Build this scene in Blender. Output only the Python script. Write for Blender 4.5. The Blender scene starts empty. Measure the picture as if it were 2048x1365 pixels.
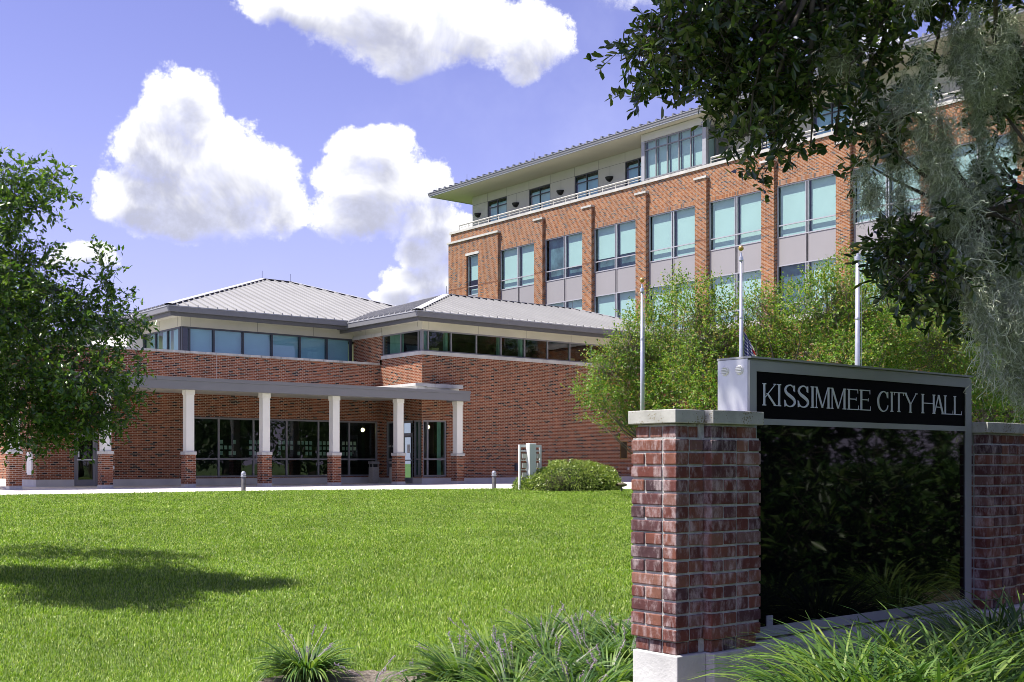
import bpy, bmesh, math, random
import numpy as np
from mathutils import Vector

sc = bpy.context.scene
col = sc.collection
PI = math.pi
# ---------------------------------------------------------------- camera, sky, sun, exposure
EZ = 0.87                                   # eye height above the plaza (the building base is z = 0)
FPX = 2320.0                                # focal length for a 2048 px wide frame
cam_d = bpy.data.cameras.new("camera")
cam = bpy.data.objects.new("camera", cam_d); col.objects.link(cam)
cam_d.sensor_width = 36.0
cam_d.lens = 36.0 * FPX / 2048.0
cam_d.shift_y = (928.0 - 682.5) / 2048.0
cam_d.clip_start = 0.1
cam_d.clip_end = 5000.0
HEAD = math.atan2(0.6278, 0.7784)           # heading, clockwise from +Y
cam.location = (0, 0, EZ)
cam.rotation_euler = (PI / 2, 0, -HEAD)
sc.camera = cam

SUN = Vector((-0.48, 0.25, 1.0)).normalized()
sd = bpy.data.lights.new("sun", 'SUN'); so = bpy.data.objects.new("sun", sd); col.objects.link(so)
sd.energy = 5.0
sd.angle = math.radians(0.5)
sd.color = (1.0, 0.95, 0.86)
so.rotation_euler = SUN.to_track_quat('Z', 'Y').to_euler()
so.location = (-20, 10, 60)

sc.view_settings.view_transform = 'Standard'
sc.view_settings.look = 'None'
sc.view_settings.exposure = 0.86
sc.view_settings.gamma = 1.0
sc.cycles.max_bounces = 8
sc.cycles.transparent_max_bounces = 16
sc.cycles.caustics_reflective = False
sc.cycles.caustics_refractive = False
sc.cycles.sample_clamp_indirect = 6.0
sc.cycles.use_denoising = True
sc.cycles.filter_width = 0.9


class NT:
    """small helper for node trees"""
    def __init__(s, tree):
        s.t = tree; s.n = tree.nodes; s.l = tree.links
    def new(s, typ, **kw):
        n = s.n.new(typ)
        for k, v in kw.items():
            setattr(n, k, v)
        return n
    def put(s, sock, v):
        if isinstance(v, bpy.types.NodeSocket):
            s.l.new(v, sock)
        elif isinstance(v, bpy.types.Node):
            s.l.new(v.outputs[0], sock)
        else:
            if hasattr(sock.default_value, '__len__') and not hasattr(v, '__len__'):
                v = (v,) * len(sock.default_value)
            if hasattr(v, '__len__') and len(sock.default_value) == 4 and len(v) == 3:
                v = tuple(v) + (1.0,)
            sock.default_value = v
    def math(s, op, a, b=0.0, c=0.0, clamp=False):
        n = s.new('ShaderNodeMath', operation=op, use_clamp=clamp)
        s.put(n.inputs[0], a); s.put(n.inputs[1], b); s.put(n.inputs[2], c)
        return n.outputs[0]
    def mix(s, f, a, b, blend='MIX'):
        n = s.new('ShaderNodeMix', data_type='RGBA', blend_type=blend)
        s.put(n.inputs[0], f); s.put(n.inputs[6], a); s.put(n.inputs[7], b)
        return n.outputs[2]
    def noise(s, vec, scale, detail=3.0, rough=0.55, dist=0.0):
        n = s.new('ShaderNodeTexNoise')
        if vec is not None: s.put(n.inputs['Vector'], vec)
        n.inputs['Scale'].default_value = scale; n.inputs['Detail'].default_value = detail
        n.inputs['Roughness'].default_value = rough; n.inputs['Distortion'].default_value = dist
        return n.outputs[0]
    def ramp(s, f, stops, interp='LINEAR'):
        n = s.new('ShaderNodeValToRGB'); r = n.color_ramp; r.interpolation = interp
        while len(r.elements) < len(stops): r.elements.new(0.5)
        for e, (p, c) in zip(r.elements, stops):
            e.position = p; e.color = tuple(c) + (1.0,) if len(c) == 3 else c
        s.put(n.inputs[0], f)
        return n.outputs[0]
    def smooth(s, v, a, b):
        n = s.new('ShaderNodeMapRange', interpolation_type='SMOOTHSTEP')
        s.put(n.inputs[0], v); n.inputs[1].default_value = a; n.inputs[2].default_value = b
        n.inputs[3].default_value = 0.0; n.inputs[4].default_value = 1.0
        return n.outputs[0]


def make_world():
    w = bpy.data.worlds.new("World"); sc.world = w; w.use_nodes = True
    g = NT(w.node_tree); g.n.clear()
    sky = g.new('ShaderNodeTexSky', sky_type='NISHITA', sun_disc=False)
    sky.sun_elevation = math.asin(SUN.z)
    sky.sun_rotation = math.atan2(SUN.x, SUN.y)
    sky.air_density = 1.0; sky.dust_density = 0.6; sky.ozone_density = 3.0
    co = g.new('ShaderNodeTexCoord').outputs['Generated']
    sp = g.new('ShaderNodeSeparateXYZ'); g.put(sp.inputs[0], co)
    X, Y, Z = sp.outputs
    az = g.math('MULTIPLY', g.math('SUBTRACT', g.math('ARCTAN2', X, Y), HEAD), 57.2958)
    el = g.math('MULTIPLY', g.math('ARCSINE', Z), 57.2958)
    # warp the lookup with noise so that the outlines billow
    nv = g.new('ShaderNodeTexNoise'); g.put(nv.inputs['Vector'], co)
    nv.inputs['Scale'].default_value = 20.0; nv.inputs['Detail'].default_value = 3.0
    spn = g.new('ShaderNodeSeparateColor'); g.put(spn.inputs[0], nv.outputs[1])
    azw = g.math('ADD', az, g.math('MULTIPLY', g.math('SUBTRACT', spn.outputs[0], 0.5), 2.2))
    elw = g.math('ADD', el, g.math('MULTIPLY', g.math('SUBTRACT', spn.outputs[1], 0.5), 1.8))
    # cloud bodies: azimuth from the heading, elevation, half-width, half-height (degrees)
    B = [(-15.9, 16.2, 2.0, 2.1), (-16.6, 14.4, 2.6, 2.0), (-14.5, 13.5, 3.6, 2.6), (-17.8, 12.4, 2.2, 1.4),
         (-12.6, 13.2, 2.6, 2.2), (-14.3, 11.7, 4.2, 1.6), (-16.2, 11.5, 3.0, 1.3), (-11.3, 12.2, 1.6, 1.8),
         (-6.6, 15.0, 2.2, 1.3), (-6.4, 13.4, 3.1, 2.0), (-7.3, 12.0, 2.8, 1.5), (-4.5, 13.4, 1.8, 1.5), (-4.2, 11.8, 1.6, 1.4),
         (-4.2, 10.4, 1.7, 1.1), (-5.3, 8.8, 1.2, 1.1), (-4.0, 9.2, 1.6, 1.6), (-5.7, 8.0, 1.0, .6), (-3.3, 11.0, 1.6, 1.6), (-3.5, 7.6, 1.8, .8),
         (-10.3, 21.0, 3.2, 1.2), (-6.5, 20.9, 4.8, 2.1), (-3.0, 20.6, 4.6, 1.9), (0.6, 20.3, 2.6, 1.8), (.4, 19.1, 1.2, 1.0), (-5.0, 19.4, 3.0, 1.2),
         (-20.1, 9.6, 1.7, .75),
         (9.0, 24.0, 7.0, 3.0), (16.0, 20.0, 3.0, 2.0), (20, 25, 4, 2), (-36, 17, 7, 3), (40, 15, 8, 4), (70, 22, 10, 5),
         (110, 14, 12, 5), (150, 20, 10, 5), (-70, 15, 10, 5), (-110, 18, 14, 6), (-150, 13, 10, 4), (60, 45, 14, 8), (150, 50, 16, 9)]
    best = up = None
    for a, e, ra, re in B:
        dx = g.math('MULTIPLY', g.math('SUBTRACT', azw, a), 1 / ra)
        dy = g.math('MULTIPLY', g.math('SUBTRACT', elw, e), 1 / re)
        x2 = g.math('SUBTRACT', 1.0, g.math('MULTIPLY', dx, dx))
        q = g.math('SUBTRACT', x2, g.math('MULTIPLY', dy, dy))
        dy2 = g.math('ADD', dy, min(1.1, 1.1 / re))
        q2 = g.math('SUBTRACT', x2, g.math('MULTIPLY', dy2, dy2))
        best = q if best is None else g.math('SMOOTH_MAX', best, q, 0.25)
        up = q2 if up is None else g.math('SMOOTH_MAX', up, q2, 0.35)
    fine = g.noise(co, 34.0, 11.0, 0.70)
    dens = g.math('ADD', best, g.math('MULTIPLY', g.math('SUBTRACT', fine, 0.5), 2.6))
    # crisp tops, frayed thin undersides
    below = g.smooth(g.math('SUBTRACT', up, best), -.2, .6)
    alpha = g.math('MULTIPLY', g.smooth(dens, -0.12, 0.34), g.math('SUBTRACT', 1.0, g.math('MULTIPLY', below, g.math('SUBTRACT', 1.0, g.smooth(dens, 0.1, 1.1)))), clamp=True)
    shade_n = g.noise(co, 13.0, 5.0, 0.6, 0.5)
    grey = g.math('MULTIPLY', g.smooth(g.math('ADD', up, g.math('MULTIPLY', g.math('SUBTRACT', shade_n, .5), 2.6)), 0.15, 1.05), g.smooth(best, .0, .5), clamp=True)
    ccol = g.mix(grey, (0.72, 0.72, 0.72), (0.31, 0.32, 0.40))
    ccol = g.mix(g.smooth(fine, 0.30, 0.62), g.mix(0.55, ccol, (.44, .46, .60)), ccol)
    wisp = g.math('MULTIPLY', g.smooth(g.noise(co, 5.0, 6.0, 0.6), 0.50, 0.85), 0.2)
    skyc = g.mix(1.0, sky.outputs[0], (1.38, .98, 1.34), 'MULTIPLY')
    skyc = g.mix(1.0, skyc, (SKY_S,) * 3, 'MULTIPLY')
    haze = g.math('SUBTRACT', 1.0, g.smooth(el, -2.0, 22.0))
    skyc = g.mix(g.math('MULTIPLY', haze, 0.55), skyc, (0.32, 0.36, 0.64))
    skyc = g.mix(wisp, skyc, (.52, .54, .74))
    out_c = g.mix(alpha, skyc, ccol)
    bg = g.new('ShaderNodeBackground'); g.put(bg.inputs[0], out_c); bg.inputs[1].default_value = 1.0
    o = g.new('ShaderNodeOutputWorld'); g.l.new(bg.outputs[0], o.inputs[0])


SKY_S = 0.080                                # strength of the Nishita sky
make_world()

# ---------------------------------------------------------------- helpers: world points, things, meshes
SX, CX = 0.7784, 0.6278
def at(x, y, d):
    """a point seen at (x, y) of the 2048 px photograph, d metres in front of the camera"""
    r = (x - 1024) / FPX * d
    return np.array((SX * r + CX * d, -CX * r + SX * d, EZ + (928 - y) / FPX * d))
def ray(r, d):
    return SX * r + CX * d, -CX * r + SX * d
def sstep(a, b, t):
    t = np.clip((t - a) / (b - a), 0, 1); return t * t * (3 - 2 * t)
def plaza_edge(x):
    x = np.asarray(x, float)
    return np.clip(32.75 - 0.38 * np.clip(x - 18, 0, 6) - 1.0 * np.clip(x - 24, 0, None), 15.0, None)
def ground_z(x, y):
    x = np.asarray(x, float); y = np.asarray(y, float)
    t = np.clip((plaza_edge(x) - 2.0 - y) / 22.5, 0, 1)
    h = -0.65 * (t ** 1.15)
    h = h + 0.2 * sstep(2.2, 4.2, x) * sstep(4.6, 3.4, y)
    return h

def tag(o, label=None, cat=None, group=None, kind=None):
    if label: o['label'] = label
    if cat: o['category'] = cat
    if group: o['group'] = group
    if kind: o['kind'] = kind
    return o
def thing(name, label, cat, loc, group=None):
    o = bpy.data.objects.new(name, None); col.objects.link(o)
    o.location = loc; o.empty_display_size = 0.3
    tag(o, label, cat, group)
    return o
def origin_of(o):
    v = Vector((0, 0, 0))
    while o is not None:
        v += Vector(o.location); o = o.parent
    return v
def np_obj(name, V, F, mat, parent=None, smooth=False, uv=False, col_attr=None):
    """link a mesh made of world-space vertices V and faces F (all of one size)"""
    V = np.asarray(V, np.float32); F = np.asarray(F, np.int32)
    off = np.array(origin_of(parent), np.float32) if parent is not None else np.zeros(3, np.float32)
    k = F.shape[1]
    me = bpy.data.meshes.new(name)
    me.vertices.add(len(V)); me.vertices.foreach_set('co', (V - off).ravel())
    me.loops.add(F.size); me.loops.foreach_set('vertex_index', F.ravel())
    me.polygons.add(len(F)); me.polygons.foreach_set('loop_start', np.arange(0, F.size, k, dtype=np.int32))
    me.polygons.foreach_set('loop_total', np.full(len(F), k, np.int32))
    if smooth: me.polygons.foreach_set('use_smooth', np.ones(len(F), bool))
    if col_attr is not None:
        a = me.attributes.new('tint', 'FLOAT', 'POINT'); a.data.foreach_set('value', np.asarray(col_attr, np.float32))
    me.materials.append(mat)
    me.update(); me.validate()
    o = bpy.data.objects.new(name, me); col.objects.link(o)
    if parent is not None: o.parent = parent
    return o

class MB:
    """collects world-space polygons; build() links them as one mesh object with metric UVs"""
    def __init__(s): s.v = []; s.f = []
    def poly(s, pts):
        n = len(s.v); s.v += [tuple(p) for p in pts]; s.f.append(tuple(range(n, n + len(pts)))); return s
    def box(s, x0, x1, y0, y1, z0, z1):
        if x0 > x1: x0, x1 = x1, x0
        if y0 > y1: y0, y1 = y1, y0
        n = len(s.v)
        s.v += [(x0, y0, z0), (x1, y0, z0), (x1, y1, z0), (x0, y1, z0), (x0, y0, z1), (x1, y0, z1), (x1, y1, z1), (x0, y1, z1)]
        for q in ((0, 3, 2, 1), (4, 5, 6, 7), (0, 1, 5, 4), (1, 2, 6, 5), (2, 3, 7, 6), (3, 0, 4, 7)):
            s.f.append(tuple(n + i for i in q))
        return s
    def abox(s, ax, c0, c1, u0, u1, z0, z1):
        return s.box(u0, u1, c0, c1, z0, z1) if ax == 'y' else s.box(c0, c1, u0, u1, z0, z1)
    def rect(s, ax, c, u0, u1, z0, z1):
        if ax == 'y': return s.poly([(u0, c, z0), (u1, c, z0), (u1, c, z1), (u0, c, z1)])
        return s.poly([(c, u1, z0), (c, u0, z0), (c, u0, z1), (c, u1, z1)])
    def wall(s, ax, c, u0, u1, z0, z1, holes=(), depth=0.12):
        us = sorted({u0, u1, *[h[0] for h in holes], *[h[1] for h in holes]})
        zs = sorted({z0, z1, *[h[2] for h in holes], *[h[3] for h in holes]})
        us = [u for u in us if u0 <= u <= u1]; zs = [z for z in zs if z0 <= z <= z1]
        for a, b in zip(us, us[1:]):
            for e, f in zip(zs, zs[1:]):
                mu, mz = (a + b) / 2, (e + f) / 2
                if any(h[0] < mu < h[1] and h[2] < mz < h[3] for h in holes): continue
                s.rect(ax, c, a, b, e, f)
        P = (lambda u, d, z: (u, c + d, z)) if ax == 'y' else (lambda u, d, z: (c + d, u, z))
        for a, b, e, f in holes:
            s.poly([P(a, 0, e), P(a, depth, e), P(a, depth, f), P(a, 0, f)])
            s.poly([P(b, 0, e), P(b, 0, f), P(b, depth, f), P(b, depth, e)])
            s.poly([P(a, 0, f), P(a, depth, f), P(b, depth, f), P(b, 0, f)])
            if e > z0 + .001: s.poly([P(a, 0, e), P(b, 0, e), P(b, depth, e), P(a, depth, e)])
        return s
    def prism_y(s, pts, y0, y1):
        """polygon in XZ pushed from y0 (front) to y1"""
        n = len(pts)
        s.poly([(p[0], y0, p[1]) for p in pts]); s.poly([(p[0], y1, p[1]) for p in reversed(pts)])
        for i in range(n):
            a, b = pts[i], pts[(i + 1) % n]
            s.poly([(a[0], y0, a[1]), (a[0], y1, a[1]), (b[0], y1, b[1]), (b[0], y0, b[1])])
        return s
    def tube(s, pts, rad, n=8, cap=True):
        pts = [Vector(p) for p in pts]
        if not hasattr(rad, '__len__'): rad = [rad] * len(pts)
        rings = []
        for i, p in enumerate(pts):
            d = (pts[min(i + 1, len(pts) - 1)] - pts[max(i - 1, 0)]).normalized()
            a = d.cross(Vector((0, 0, 1)) if abs(d.z) < .9 else Vector((1, 0, 0))).normalized(); b = d.cross(a)
            base = len(s.v)
            for k in range(n):
                t = 2 * PI * k / n
                s.v.append(tuple(p + (a * math.cos(t) + b * math.sin(t)) * rad[i]))
            rings.append(base)
        for r0, r1 in zip(rings, rings[1:]):
            for k in range(n):
                s.f.append((r0 + k, r0 + (k + 1) % n, r1 + (k + 1) % n, r1 + k))
        if cap:
            s.f.append(tuple(rings[0] + k for k in reversed(range(n)))); s.f.append(tuple(rings[-1] + k for k in range(n)))
        return s
    def lathe(s, x, y, prof, n=20):
        rings = []
        for r, z in prof:
            base = len(s.v); rings.append(base)
            for k in range(n):
                t = 2 * PI * k / n; s.v.append((x + r * math.cos(t), y + r * math.sin(t), z))
        for r0, r1 in zip(rings, rings[1:]):
            for k in range(n):
                s.f.append((r0 + k, r0 + (k + 1) % n, r1 + (k + 1) % n, r1 + k))
        s.f.append(tuple(rings[0] + k for k in reversed(range(n)))); s.f.append(tuple(rings[-1] + k for k in range(n)))
        return s
    def build(s, name, mat, parent=None, smooth=False, bevel=0.0):
        off = origin_of(parent) if parent is not None else Vector((0, 0, 0))
        me = bpy.data.meshes.new(name)
        me.from_pydata([(a - off.x, b - off.y, c - off.z) for a, b, c in s.v], [], s.f)
        me.materials.append(mat)
        uvl = me.uv_layers.new(name='UVMap').data
        for p in me.polygons:
            n = p.normal; ax, ay, az = abs(n.x), abs(n.y), abs(n.z)
            for li in p.loop_indices:
                x, y, z = s.v[me.loops[li].vertex_index]
                uvl[li].uv = (x, y) if az > ax and az > ay else ((y, z) if ax > ay else (x, z))
        if smooth:
            me.polygons.foreach_set('use_smooth', [True] * len(me.polygons))
        me.update()
        o = bpy.data.objects.new(name, me); col.objects.link(o)
        if parent is not None: o.parent = parent
        if bevel:
            m = o.modifiers.new('bevel', 'BEVEL'); m.width = bevel; m.segments = 2; m.limit_method = 'ANGLE'
        return o

# ---------------------------------------------------------------- materials
def new_mat(name):
    m = bpy.data.materials.new(name); m.use_nodes = True
    g = NT(m.node_tree); b = g.n['Principled BSDF']
    return m, g, b
def plain(name, c, rough=0.6, metal=0.0, var=0.10, scale=3.0, bump=0.0, spec=0.4, streak=0.0):
    m, g, b = new_mat(name)
    tc = g.new('ShaderNodeTexCoord').outputs['Object']
    n = g.noise(tc, scale, 5.0)
    dark = tuple(x * (1 - var * 2) for x in c); lite = tuple(min(1, x * (1 + var)) for x in c)
    cc = g.ramp(n, [(0.3, dark), (0.7, lite)])
    if streak:
        mp = g.new('ShaderNodeMapping'); g.put(mp.inputs[0], tc); mp.inputs['Scale'].default_value = (9, 9, 0.7)
        s = g.smooth(g.noise(mp.outputs[0], 1.0, 4.0), 0.52, 0.8)
        cc = g.mix(g.math('MULTIPLY', s, streak), cc, tuple(x * .35 for x in c))
    g.put(b.inputs['Base Color'], cc)
    g.put(b.inputs['Roughness'], rough); g.put(b.inputs['Metallic'], metal); g.put(b.inputs['Specular IOR Level'], spec)
    if bump:
        bp = g.new('ShaderNodeBump'); bp.inputs['Strength'].default_value = bump; bp.inputs['Distance'].default_value = 0.01
        g.put(bp.inputs['Height'], g.noise(tc, scale * 12, 4.0)); g.put(b.inputs['Normal'], bp.outputs[0])
    return m
def brick(name, stops, mortar, bw=0.2032, rh=0.0677, off=0.5, ms=0.0052, wear=0.5):
    m, g, b = new_mat(name)
    uv = g.new('ShaderNodeTexCoord').outputs['UV']
    t = g.new('ShaderNodeTexBrick', offset=off, offset_frequency=2)
    g.put(t.inputs['Vector'], uv)
    g.put(t.inputs['Color1'], (0, 0, 0)); g.put(t.inputs['Color2'], (1, 1, 1)); g.put(t.inputs['Mortar'], (0.5, 0.5, 0.5))
    t.inputs['Scale'].default_value = 1.0; t.inputs['Mortar Size'].default_value = ms; t.inputs['Mortar Smooth'].default_value = 0.1
    t.inputs['Bias'].default_value = 0.0; t.inputs['Brick Width'].default_value = bw; t.inputs['Row Height'].default_value = rh
    c = g.ramp(t.outputs['Color'], stops)
    c = g.mix(wear, c, g.ramp(g.noise(uv, .8, 8.0, .68), [(.3, (.55, .52, .50)), (.7, (1.25, 1.22, 1.2))]), 'MULTIPLY')
    c = g.mix(0.35, c, g.ramp(g.noise(uv, 30, 3.0), [(.3, (.6, .6, .6)), (.7, (1.25, 1.25, 1.25))]), 'MULTIPLY')
    mp = g.new('ShaderNodeMapping'); g.put(mp.inputs[0], uv); mp.inputs['Scale'].default_value = (2.2, .16, 1)
    c = g.mix(.5, c, g.ramp(g.noise(mp.outputs[0], 1.0, 6.0, .6), [(.35, (.62, .60, .58)), (.6, (1.12, 1.1, 1.08))]), 'MULTIPLY')
    mo = g.mix(g.noise(uv, 1.1, 4.0), tuple(x * .75 for x in mortar), mortar)
    c = g.mix(t.outputs['Fac'], c, mo)
    g.put(b.inputs['Base Color'], c); b.inputs['Roughness'].default_value = 0.85
    g.put(b.inputs['Specular IOR Level'], 0.2)
    bp = g.new('ShaderNodeBump'); bp.inputs['Strength'].default_value = 0.5; bp.inputs['Distance'].default_value = 0.006
    g.put(bp.inputs['Height'], g.math('SUBTRACT', 1.0, t.outputs['Fac'])); g.put(b.inputs['Normal'], bp.outputs[0])
    return m
def leafy(name, cols, trans=0.35, rough=0.45, spec=0.45, nscale=1.6):
    """leaf material: colour varies leaf by leaf, light passes through"""
    m, g, b = new_mat(name)
    rnd = g.new('ShaderNodeNewGeometry').outputs['Random Per Island']
    n = len(cols)
    c = g.ramp(rnd, [(i / max(1, n - 1), k) for i, k in enumerate(cols)])
    tc = g.new('ShaderNodeTexCoord').outputs['Object']
    c = g.mix(0.6, c, g.ramp(g.noise(tc, nscale, 5.0, .6), [(.3, (.62, .62, .6)), (.7, (1.3, 1.25, 1.1))]), 'MULTIPLY')
    g.put(b.inputs['Base Color'], c); b.inputs['Roughness'].default_value = rough; g.put(b.inputs['Specular IOR Level'], spec)
    tr = g.new('ShaderNodeBsdfTranslucent')
    g.put(tr.inputs[0], g.mix(1.0, c, (1.35, 1.5, .6), 'MULTIPLY'))
    mx = g.new('ShaderNodeMixShader'); mx.inputs[0].default_value = trans
    g.l.new(b.outputs[0], mx.inputs[1]); g.l.new(tr.outputs[0], mx.inputs[2])
    g.l.new(mx.outputs[0], g.n['Material Output'].inputs[0])
    return m
def glass(name, tint, ior=1.5, rough=0.0, add=0.0):
    m, g, b = new_mat(name); g.n.remove(b)
    tr = g.new('ShaderNodeBsdfTransparent'); g.put(tr.inputs[0], tint)
    gl = g.new('ShaderNodeBsdfGlossy'); gl.inputs['Roughness'].default_value = rough
    tc = g.new('ShaderNodeTexCoord').outputs['Object']
    bp = g.new('ShaderNodeBump'); bp.inputs['Strength'].default_value = 0.04; bp.inputs['Distance'].default_value = 0.05
    g.put(bp.inputs['Height'], g.noise(tc, 1.2, 1.0)); g.put(gl.inputs['Normal'], bp.outputs[0])
    lw = g.new('ShaderNodeLayerWeight'); lw.inputs[0].default_value = 0.5
    f = g.math('ADD', g.math('MULTIPLY', g.math('POWER', lw.outputs['Facing'], 5.0), .9), .06 + add, clamp=True)
    mx = g.new('ShaderNodeMixShader'); g.put(mx.inputs[0], f)
    g.l.new(tr.outputs[0], mx.inputs[1]); g.l.new(gl.outputs[0], mx.inputs[2])
    g.l.new(mx.outputs[0], g.n['Material Output'].inputs[0])
    return m

M = {}
RED = [(0.0, (.022, .018, .02)), (.07, (.03, .022, .022)), (.11, (.14, .041, .018)), (.45, (.195, .057, .025)), (.75, (.24, .075, .033)), (1.0, (.29, .102, .046))]
M['brick'] = brick('red_brick', RED, (.50, .42, .32), ms=.0068)
ORANGE = [(0.0, (.06, .055, .06)), (.10, (.10, .08, .07)), (.15, (.20, .065, .020)), (.5, (.26, .095, .030)), (.8, (.32, .125, .042)), (1.0, (.34, .17, .075))]
M['tower_brick'] = brick('orange_brick', ORANGE, (.46, .40, .33), ms=.0075)
M['soldier'] = brick('soldier_brick', ORANGE, (.50, .43, .36), bw=.0677, rh=.26, off=0.0, ms=.008)
M['concrete'] = plain('cast_concrete', (.50, .50, .49), .8, var=.07, scale=1.5, bump=.15)
M['coping'] = plain('pale_coping', (.50, .49, .455), .8, var=.1, scale=2.0, bump=.15, streak=.35)
M['stained_coping'] = plain('stained_coping', (.48, .47, .43), .85, var=.15, scale=3.0, bump=.15, streak=.95)
M['cream'] = plain('cream_panel', (.52, .50, .42), .75, var=.04, scale=.8)
M['white_panel'] = plain('white_panel', (.70, .69, .63), .75, var=.04, scale=.8)
M['tower_panel'] = plain('tower_panel', (.50, .49, .45), .75, var=.04, scale=.6)
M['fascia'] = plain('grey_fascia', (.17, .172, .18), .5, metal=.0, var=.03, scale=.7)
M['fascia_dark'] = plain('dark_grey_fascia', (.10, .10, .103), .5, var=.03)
M['pale_fascia'] = plain('pale_grey_fascia', (.32, .33, .36), .5, var=.03)  # own paler grey of gutter edge, trim and posts
M['roof'] = plain('standing_seam_metal', (.325, .325, .32), .6, metal=.0, spec=.25, var=.04, scale=.5)
M['roof_tower'] = plain('dark_seam_metal', (.22, .23, .25), .5, metal=.3, var=.05)
M['flash'] = plain('roof_flashing', (.45, .455, .47), .55, metal=.0, var=.04)
M['shadow_gap'] = plain('dark_closure', (.035, .035, .04), .8)  # closure strips; near-black also paints the gap shade under the flashing
M['frame'] = plain('grey_window_frame', (.20, .20, .215), .45, var=.03)
M['tframe'] = plain('silver_window_frame', (.42, .42, .44), .4, metal=.3, var=.03)
M['dframe'] = plain('dark_window_frame', (.06, .065, .08), .4, var=.03)
M['spandrel'] = plain('grey_spandrel', (.285, .275, .28), .45, var=.02, scale=.5)
M['blind'] = plain('roller_blind', (.47, .53, .51), .9, var=.02, scale=1.0)
M['soft_blind'] = plain('shaded_blind', (.66, .76, .82), .9, var=.03, scale=1.0)
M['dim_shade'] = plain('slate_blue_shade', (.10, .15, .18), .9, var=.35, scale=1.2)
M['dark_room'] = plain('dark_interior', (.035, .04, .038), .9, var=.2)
M['tower_glass'] = glass('blue_green_glass', (.80, .95, .94), 1.5, add=.01)
M['dark_glass'] = glass('dark_storefront_glass', (.54, .70, .62), 1.55, add=.03)
M['clere_glass'] = glass('clerestory_glass', (.58, .80, .84), 1.55, add=.03)
M['metal'] = plain('brushed_aluminium', (.60, .61, .64), .38, metal=.6, var=.06, scale=8)
M['white'] = plain('white_paint', (.78, .78, .77), .5, var=.03)
M['black'] = plain('black_paint', (.012, .012, .013), .5, var=.1)
M['bark'] = plain('bark', (.11, .09, .075), .95, var=.3, scale=14, bump=.9)
M['pale_bark'] = plain('pale_smooth_bark', (.17, .14, .11), .85, var=.2, scale=6, bump=.4)
M['gold'] = plain('gold_ball', (.50, .34, .10), .35, metal=.7, var=.05)

# ---------------------------------------------------------------- the setting: ground, lawn, plaza, bed
def ground_mat():
    m, g, b = new_mat('soil_and_turf'); tc = g.new('ShaderNodeTexCoord').outputs['Object']
    g.put(b.inputs['Base Color'], g.ramp(g.noise(tc, 1.2, 6.0), [(.35, (.05, .10, .02)), (.65, (.10, .16, .035))]))
    b.inputs['Roughness'].default_value = 0.95; return m
def lawn_mat():
    m, g, b = new_mat('turf'); tc = g.new('ShaderNodeTexCoord').outputs['Object']
    c = g.ramp(g.noise(tc, 9.0, 6.0, .7), [(.3, (.05, .09, .014)), (.7, (.13, .20, .03))])
    g.put(b.inputs['Base Color'], c); b.inputs['Roughness'].default_value = 0.95; return m
def mulch_mat():
    m, g, b = new_mat('mulch'); tc = g.new('ShaderNodeTexCoord').outputs['Object']
    c = g.ramp(g.noise(tc, 45.0, 6.0, .75), [(.3, (.035, .028, .02)), (.5, (.16, .13, .10)), (.7, (.42, .37, .31))])
    g.put(b.inputs['Base Color'], c); b.inputs['Roughness'].default_value = 1.0
    bp = g.new('ShaderNodeBump'); bp.inputs['Strength'].default_value = 1.0; bp.inputs['Distance'].default_value = 0.03
    g.put(bp.inputs['Height'], g.noise(tc, 40, 5.0)); g.put(b.inputs['Normal'], bp.outputs[0]); return m
def walk_mat():
    m, g, b = new_mat('plaza_concrete'); tc = g.new('ShaderNodeTexCoord').outputs['Object']
    c = g.ramp(g.noise(tc, .8, 6.0, .6), [(.3, (.60, .57, .52)), (.7, (.70, .68, .63))])
    t = g.new('ShaderNodeTexBrick', offset=0.0); g.put(t.inputs['Vector'], tc)
    t.inputs['Scale'].default_value = 1.0; t.inputs['Mortar Size'].default_value = .012; t.inputs['Brick Width'].default_value = 1.53; t.inputs['Row Height'].default_value = 1.53
    c = g.mix(g.math('MULTIPLY', t.outputs['Fac'], .5), c, (.25, .24, .22))
    g.put(b.inputs['Base Color'], c); b.inputs['Roughness'].default_value = 0.9; return m

def grid_sheet(name, xs, ys, dz, mat, keep=None, kind='structure'):
    xs = np.asarray(xs); ys = np.asarray(ys)
    XX, YY = np.meshgrid(xs, ys); ZZ = ground_z(XX, YY) + dz
    V = np.stack([XX, YY, ZZ], -1).reshape(-1, 3)
    nx = len(xs); i, j = np.meshgrid(np.arange(nx - 1), np.arange(len(ys) - 1))
    a = (j * nx + i).ravel(); F = np.stack([a, a + 1, a + nx + 1, a + nx], -1)
    if keep is not None:
        cx = V[F].mean(1); F = F[keep(cx[:, 0], cx[:, 1])]
    return tag(np_obj(name, V, F, mat, smooth=True), kind=kind)
big = np.concatenate([np.linspace(-3000, -60, 12), np.linspace(-50, 100, 76), np.linspace(120, 3000, 12)])
grid_sheet('ground', big, big, -0.03, ground_mat())
def bed_edge(x, y):
    """true inside the planting bed round the sign"""
    d = CX * x + SX * y; r = SX * x - CX * y
    e = 8.65 + 0.35 * np.sin(r * 1.5) + 0.12 * np.sin(r * 5.1 + 1) + np.where(r > -.6, (r + .6) * 1.25, 0.0)
    e = np.where(r < -1.45, 8.5 + (r + 1.45) * 1.7, e)
    return (d < np.minimum(e, 12.0)) & (r > -3.2) & (y > 2.0)
gx = np.linspace(-25, 75, 401)
lawn = grid_sheet('lawn', gx, np.linspace(-15, 33, 193), 0.012, lawn_mat(), lambda x, y: (y < plaza_edge(x)))
grid_sheet('planting_bed', np.linspace(-2, 16, 181), np.linspace(-4, 12, 161), 0.024, mulch_mat(), bed_edge)
wm = MB()
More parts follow.
